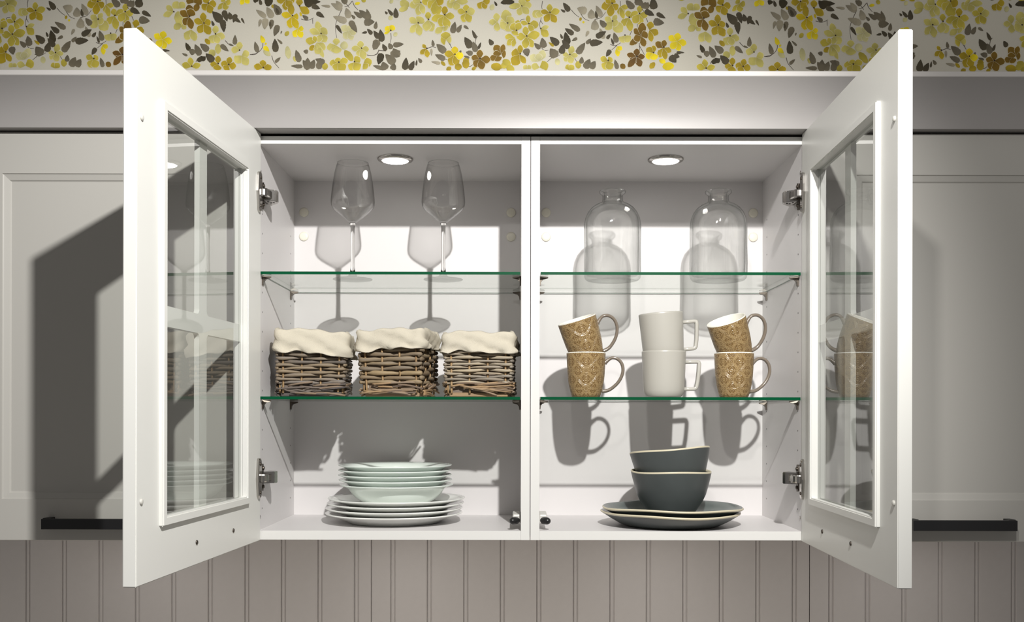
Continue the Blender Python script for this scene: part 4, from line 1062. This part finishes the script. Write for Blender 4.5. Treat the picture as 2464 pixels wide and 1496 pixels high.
def dark_bowl(x, y, z, rot, label, seed):
    t = thing('stoneware_bowl', (x, y, z), label, 'bowl', 'dark stoneware bowls', rot=rot)
    pr = [(0, 0.0022), (0.038, 0.0022), (0.042, 0.0002), (0.0470, 0.0006), (0.0525, 0.0080), (0.0610, 0.0210), (0.0700, 0.0350), (0.0775, 0.0510), (0.0825, 0.0690), (0.0870, 0.0870), (0.0900, 0.1005), (0.0904, 0.1028), (0.0893, 0.1042), (0.0876, 0.1034), (0.0862, 0.1000), (0.0830, 0.0860), (0.0785, 0.0690), (0.0730, 0.0510), (0.0640, 0.0330), (0.0520, 0.0170), (0.038, 0.0095), (0, 0.0080)]
    ms = [0] * 10 + [1] * 4 + [2] * 7
    def wv(x_, y_, z_, a, r):
        k = max(0, z_ / 0.104)
        s = 1 + 0.008 * k * math.sin(2 * a + seed) + 0.004 * math.sin(5 * a + z_ * 60 + seed)
        return x_ * s, y_ * s, z_ + 0.0014 * k * k * math.sin(3 * a + seed)
    bm = bmesh.new(); lathe(bm, pr, 80, mats=ms, warp=wv)
    lobj('bowl_body', bm, [M['slate'], M['rim'], M['slate_in']], t)
zb = TB + 0.0118 + 0.0078
dark_bowl(0.3520, 0.122, zb, (0, 0, 0.5), 'dark stoneware bowl with cream rim, standing on the dark plates', 1.2)
dark_bowl(0.3575, 0.124, zb + 0.0468, (math.radians(-4.0), math.radians(-4.5), 0), 'dark stoneware bowl with cream rim, tilted inside the other bowl', 3.4)

# ------------------------------------------------------------------ mugs
def brown_mug(x, y, z, rot, label):
    t = thing('mug', (x, y, z), label, 'mug', 'brown embossed mugs', rot=rot)
    out = [(0, 0.0015), (0.026, 0.0015), (0.028, 0.0002), (0.0310, 0.0008), (0.0335, 0.0080), (0.0365, 0.0190), (0.0392, 0.0320), (0.0412, 0.0480), (0.0424, 0.0660), (0.0432, 0.0850), (0.0438, 0.0985)]
    inn = [(0.0438, 0.0985), (0.0434, 0.1003), (0.0420, 0.1006), (0.0412, 0.0990), (0.0405, 0.0800), (0.0388, 0.0500), (0.0345, 0.0200), (0.0285, 0.0075), (0, 0.0060)]
    bm = bmesh.new(); lathe(bm, out + inn[1:], 72, mats=[0] * (len(out) - 1) + [1] * (len(inn) - 1))
    lobj('cup', bm, [M['mug'], M['mug_inside']], t)
    p = smooth_path([(0.0410, 0, 0.0770), (0.0475, 0, 0.0830), (0.0580, 0, 0.0890), (0.0700, 0, 0.0865), (0.0790, 0, 0.0770), (0.0822, 0, 0.0640), (0.0800, 0, 0.0500), (0.0720, 0, 0.0350), (0.0605, 0, 0.0235), (0.0490, 0, 0.0165), (0.0350, 0, 0.0140)], 4)
    n = len(p); rad = [1.25 - 0.4 * min(1, i / 6) if i < 6 else (0.85 + 0.25 * max(0, (i - n + 8) / 8)) for i in range(n)]
    bm = bmesh.new()
    # sweep with the wide axis along y
    rings = []
    for i, q in enumerate(p):
        tg = (p[min(i + 1, n - 1)] - p[max(i - 1, 0)]).normalized()
        nn = Vector((0, 1, 0)); w_ = tg.cross(nn).normalized()
        rings.append([bm.verts.new(q + nn * (0.0060 * rad[i] * math.cos(2 * PI * k / 12)) + w_ * (0.0044 * rad[i] * math.sin(2 * PI * k / 12))) for k in range(12)])
    for i in range(n - 1):
        for k in range(12): bm.faces.new((rings[i][k], rings[i][(k + 1) % 12], rings[i + 1][(k + 1) % 12], rings[i + 1][k]))
    bm.faces.new(rings[0]); bm.faces.new(rings[-1][::-1])
    lobj('handle', bm, M['mug_handle'], t)
def white_mug(x, y, z, rot, label):
    t = thing('mug', (x, y, z), label, 'mug', 'off-white square-handled mugs', rot=rot)
    out = [(0, 0.0018), (0.031, 0.0018), (0.033, 0.0002), (0.0365, 0.0004), (0.0405, 0.0042), (0.0436, 0.0098), (0.0452, 0.0165), (0.0462, 0.0300), (0.0475, 0.0600), (0.0492, 0.1000)]
    inn = [(0.0493, 0.1030), (0.0484, 0.1040), (0.0474, 0.1030), (0.0460, 0.0800), (0.0440, 0.0300), (0.0400, 0.0100), (0, 0.0070)]
    bm = bmesh.new(); lathe(bm, out + inn, 72)
    lobj('cup', bm, M['stoneware'], t)
    p = [(0.0460, 0, 0.0800), (0.0620, 0, 0.0805), (0.0745, 0, 0.0808), (0.0785, 0, 0.0800), (0.0796, 0, 0.0765), (0.0786, 0, 0.0600), (0.0766, 0, 0.0400), (0.0738, 0, 0.0245), (0.0715, 0, 0.0212), (0.0680, 0, 0.0200), (0.0560, 0, 0.0196), (0.0440, 0, 0.0195)]
    p = [Vector(q) for q in p]; n = len(p)
    bm = bmesh.new(); rings = []
    cs = [(-1, -0.6), (-0.7, -1), (0.7, -1), (1, -0.6), (1, 0.6), (0.7, 1), (-0.7, 1), (-1, 0.6)]
    for i, q in enumerate(p):
        tg = (p[min(i + 1, n - 1)] - p[max(i - 1, 0)]).normalized()
        nn = Vector((0, 1, 0)); w_ = tg.cross(nn).normalized()
        rings.append([bm.verts.new(q + nn * (0.0058 * a) + w_ * (0.0040 * b_)) for a, b_ in cs])
    for i in range(n - 1):
        for k in range(8): bm.faces.new((rings[i][k], rings[i][(k + 1) % 8], rings[i + 1][(k + 1) % 8], rings[i + 1][k]))
    bm.faces.new(rings[0]); bm.faces.new(rings[-1][::-1])
    lobj('handle', bm, M['stoneware'], t)
MY = 0.100
R = math.radians
brown_mug(0.1580, MY, LO, (0, 0, R(-4)), 'brown embossed mug on the glass shelf, nearest the centre divider')
brown_mug(0.1665, MY + 0.004, 0.1168, (R(7), R(-18), R(2)), 'brown embossed mug tilted in another, nearest the centre divider')
brown_mug(0.4890, MY, LO, (0, 0, R(6)), 'brown embossed mug on the glass shelf, nearest the door hinges')
brown_mug(0.4995, MY + 0.006, 0.1180, (R(12.5), R(-20), R(3)), 'brown embossed mug tilted in another, nearest the door hinges')
white_mug(0.3320, MY, LO, (0, 0, R(3)), 'off-white square-handled mug on the glass shelf, lower of two')
white_mug(0.3326, MY + 0.002, 0.1224, (R(1), R(-4.5), R(4)), 'off-white square-handled mug stacked in the other one')
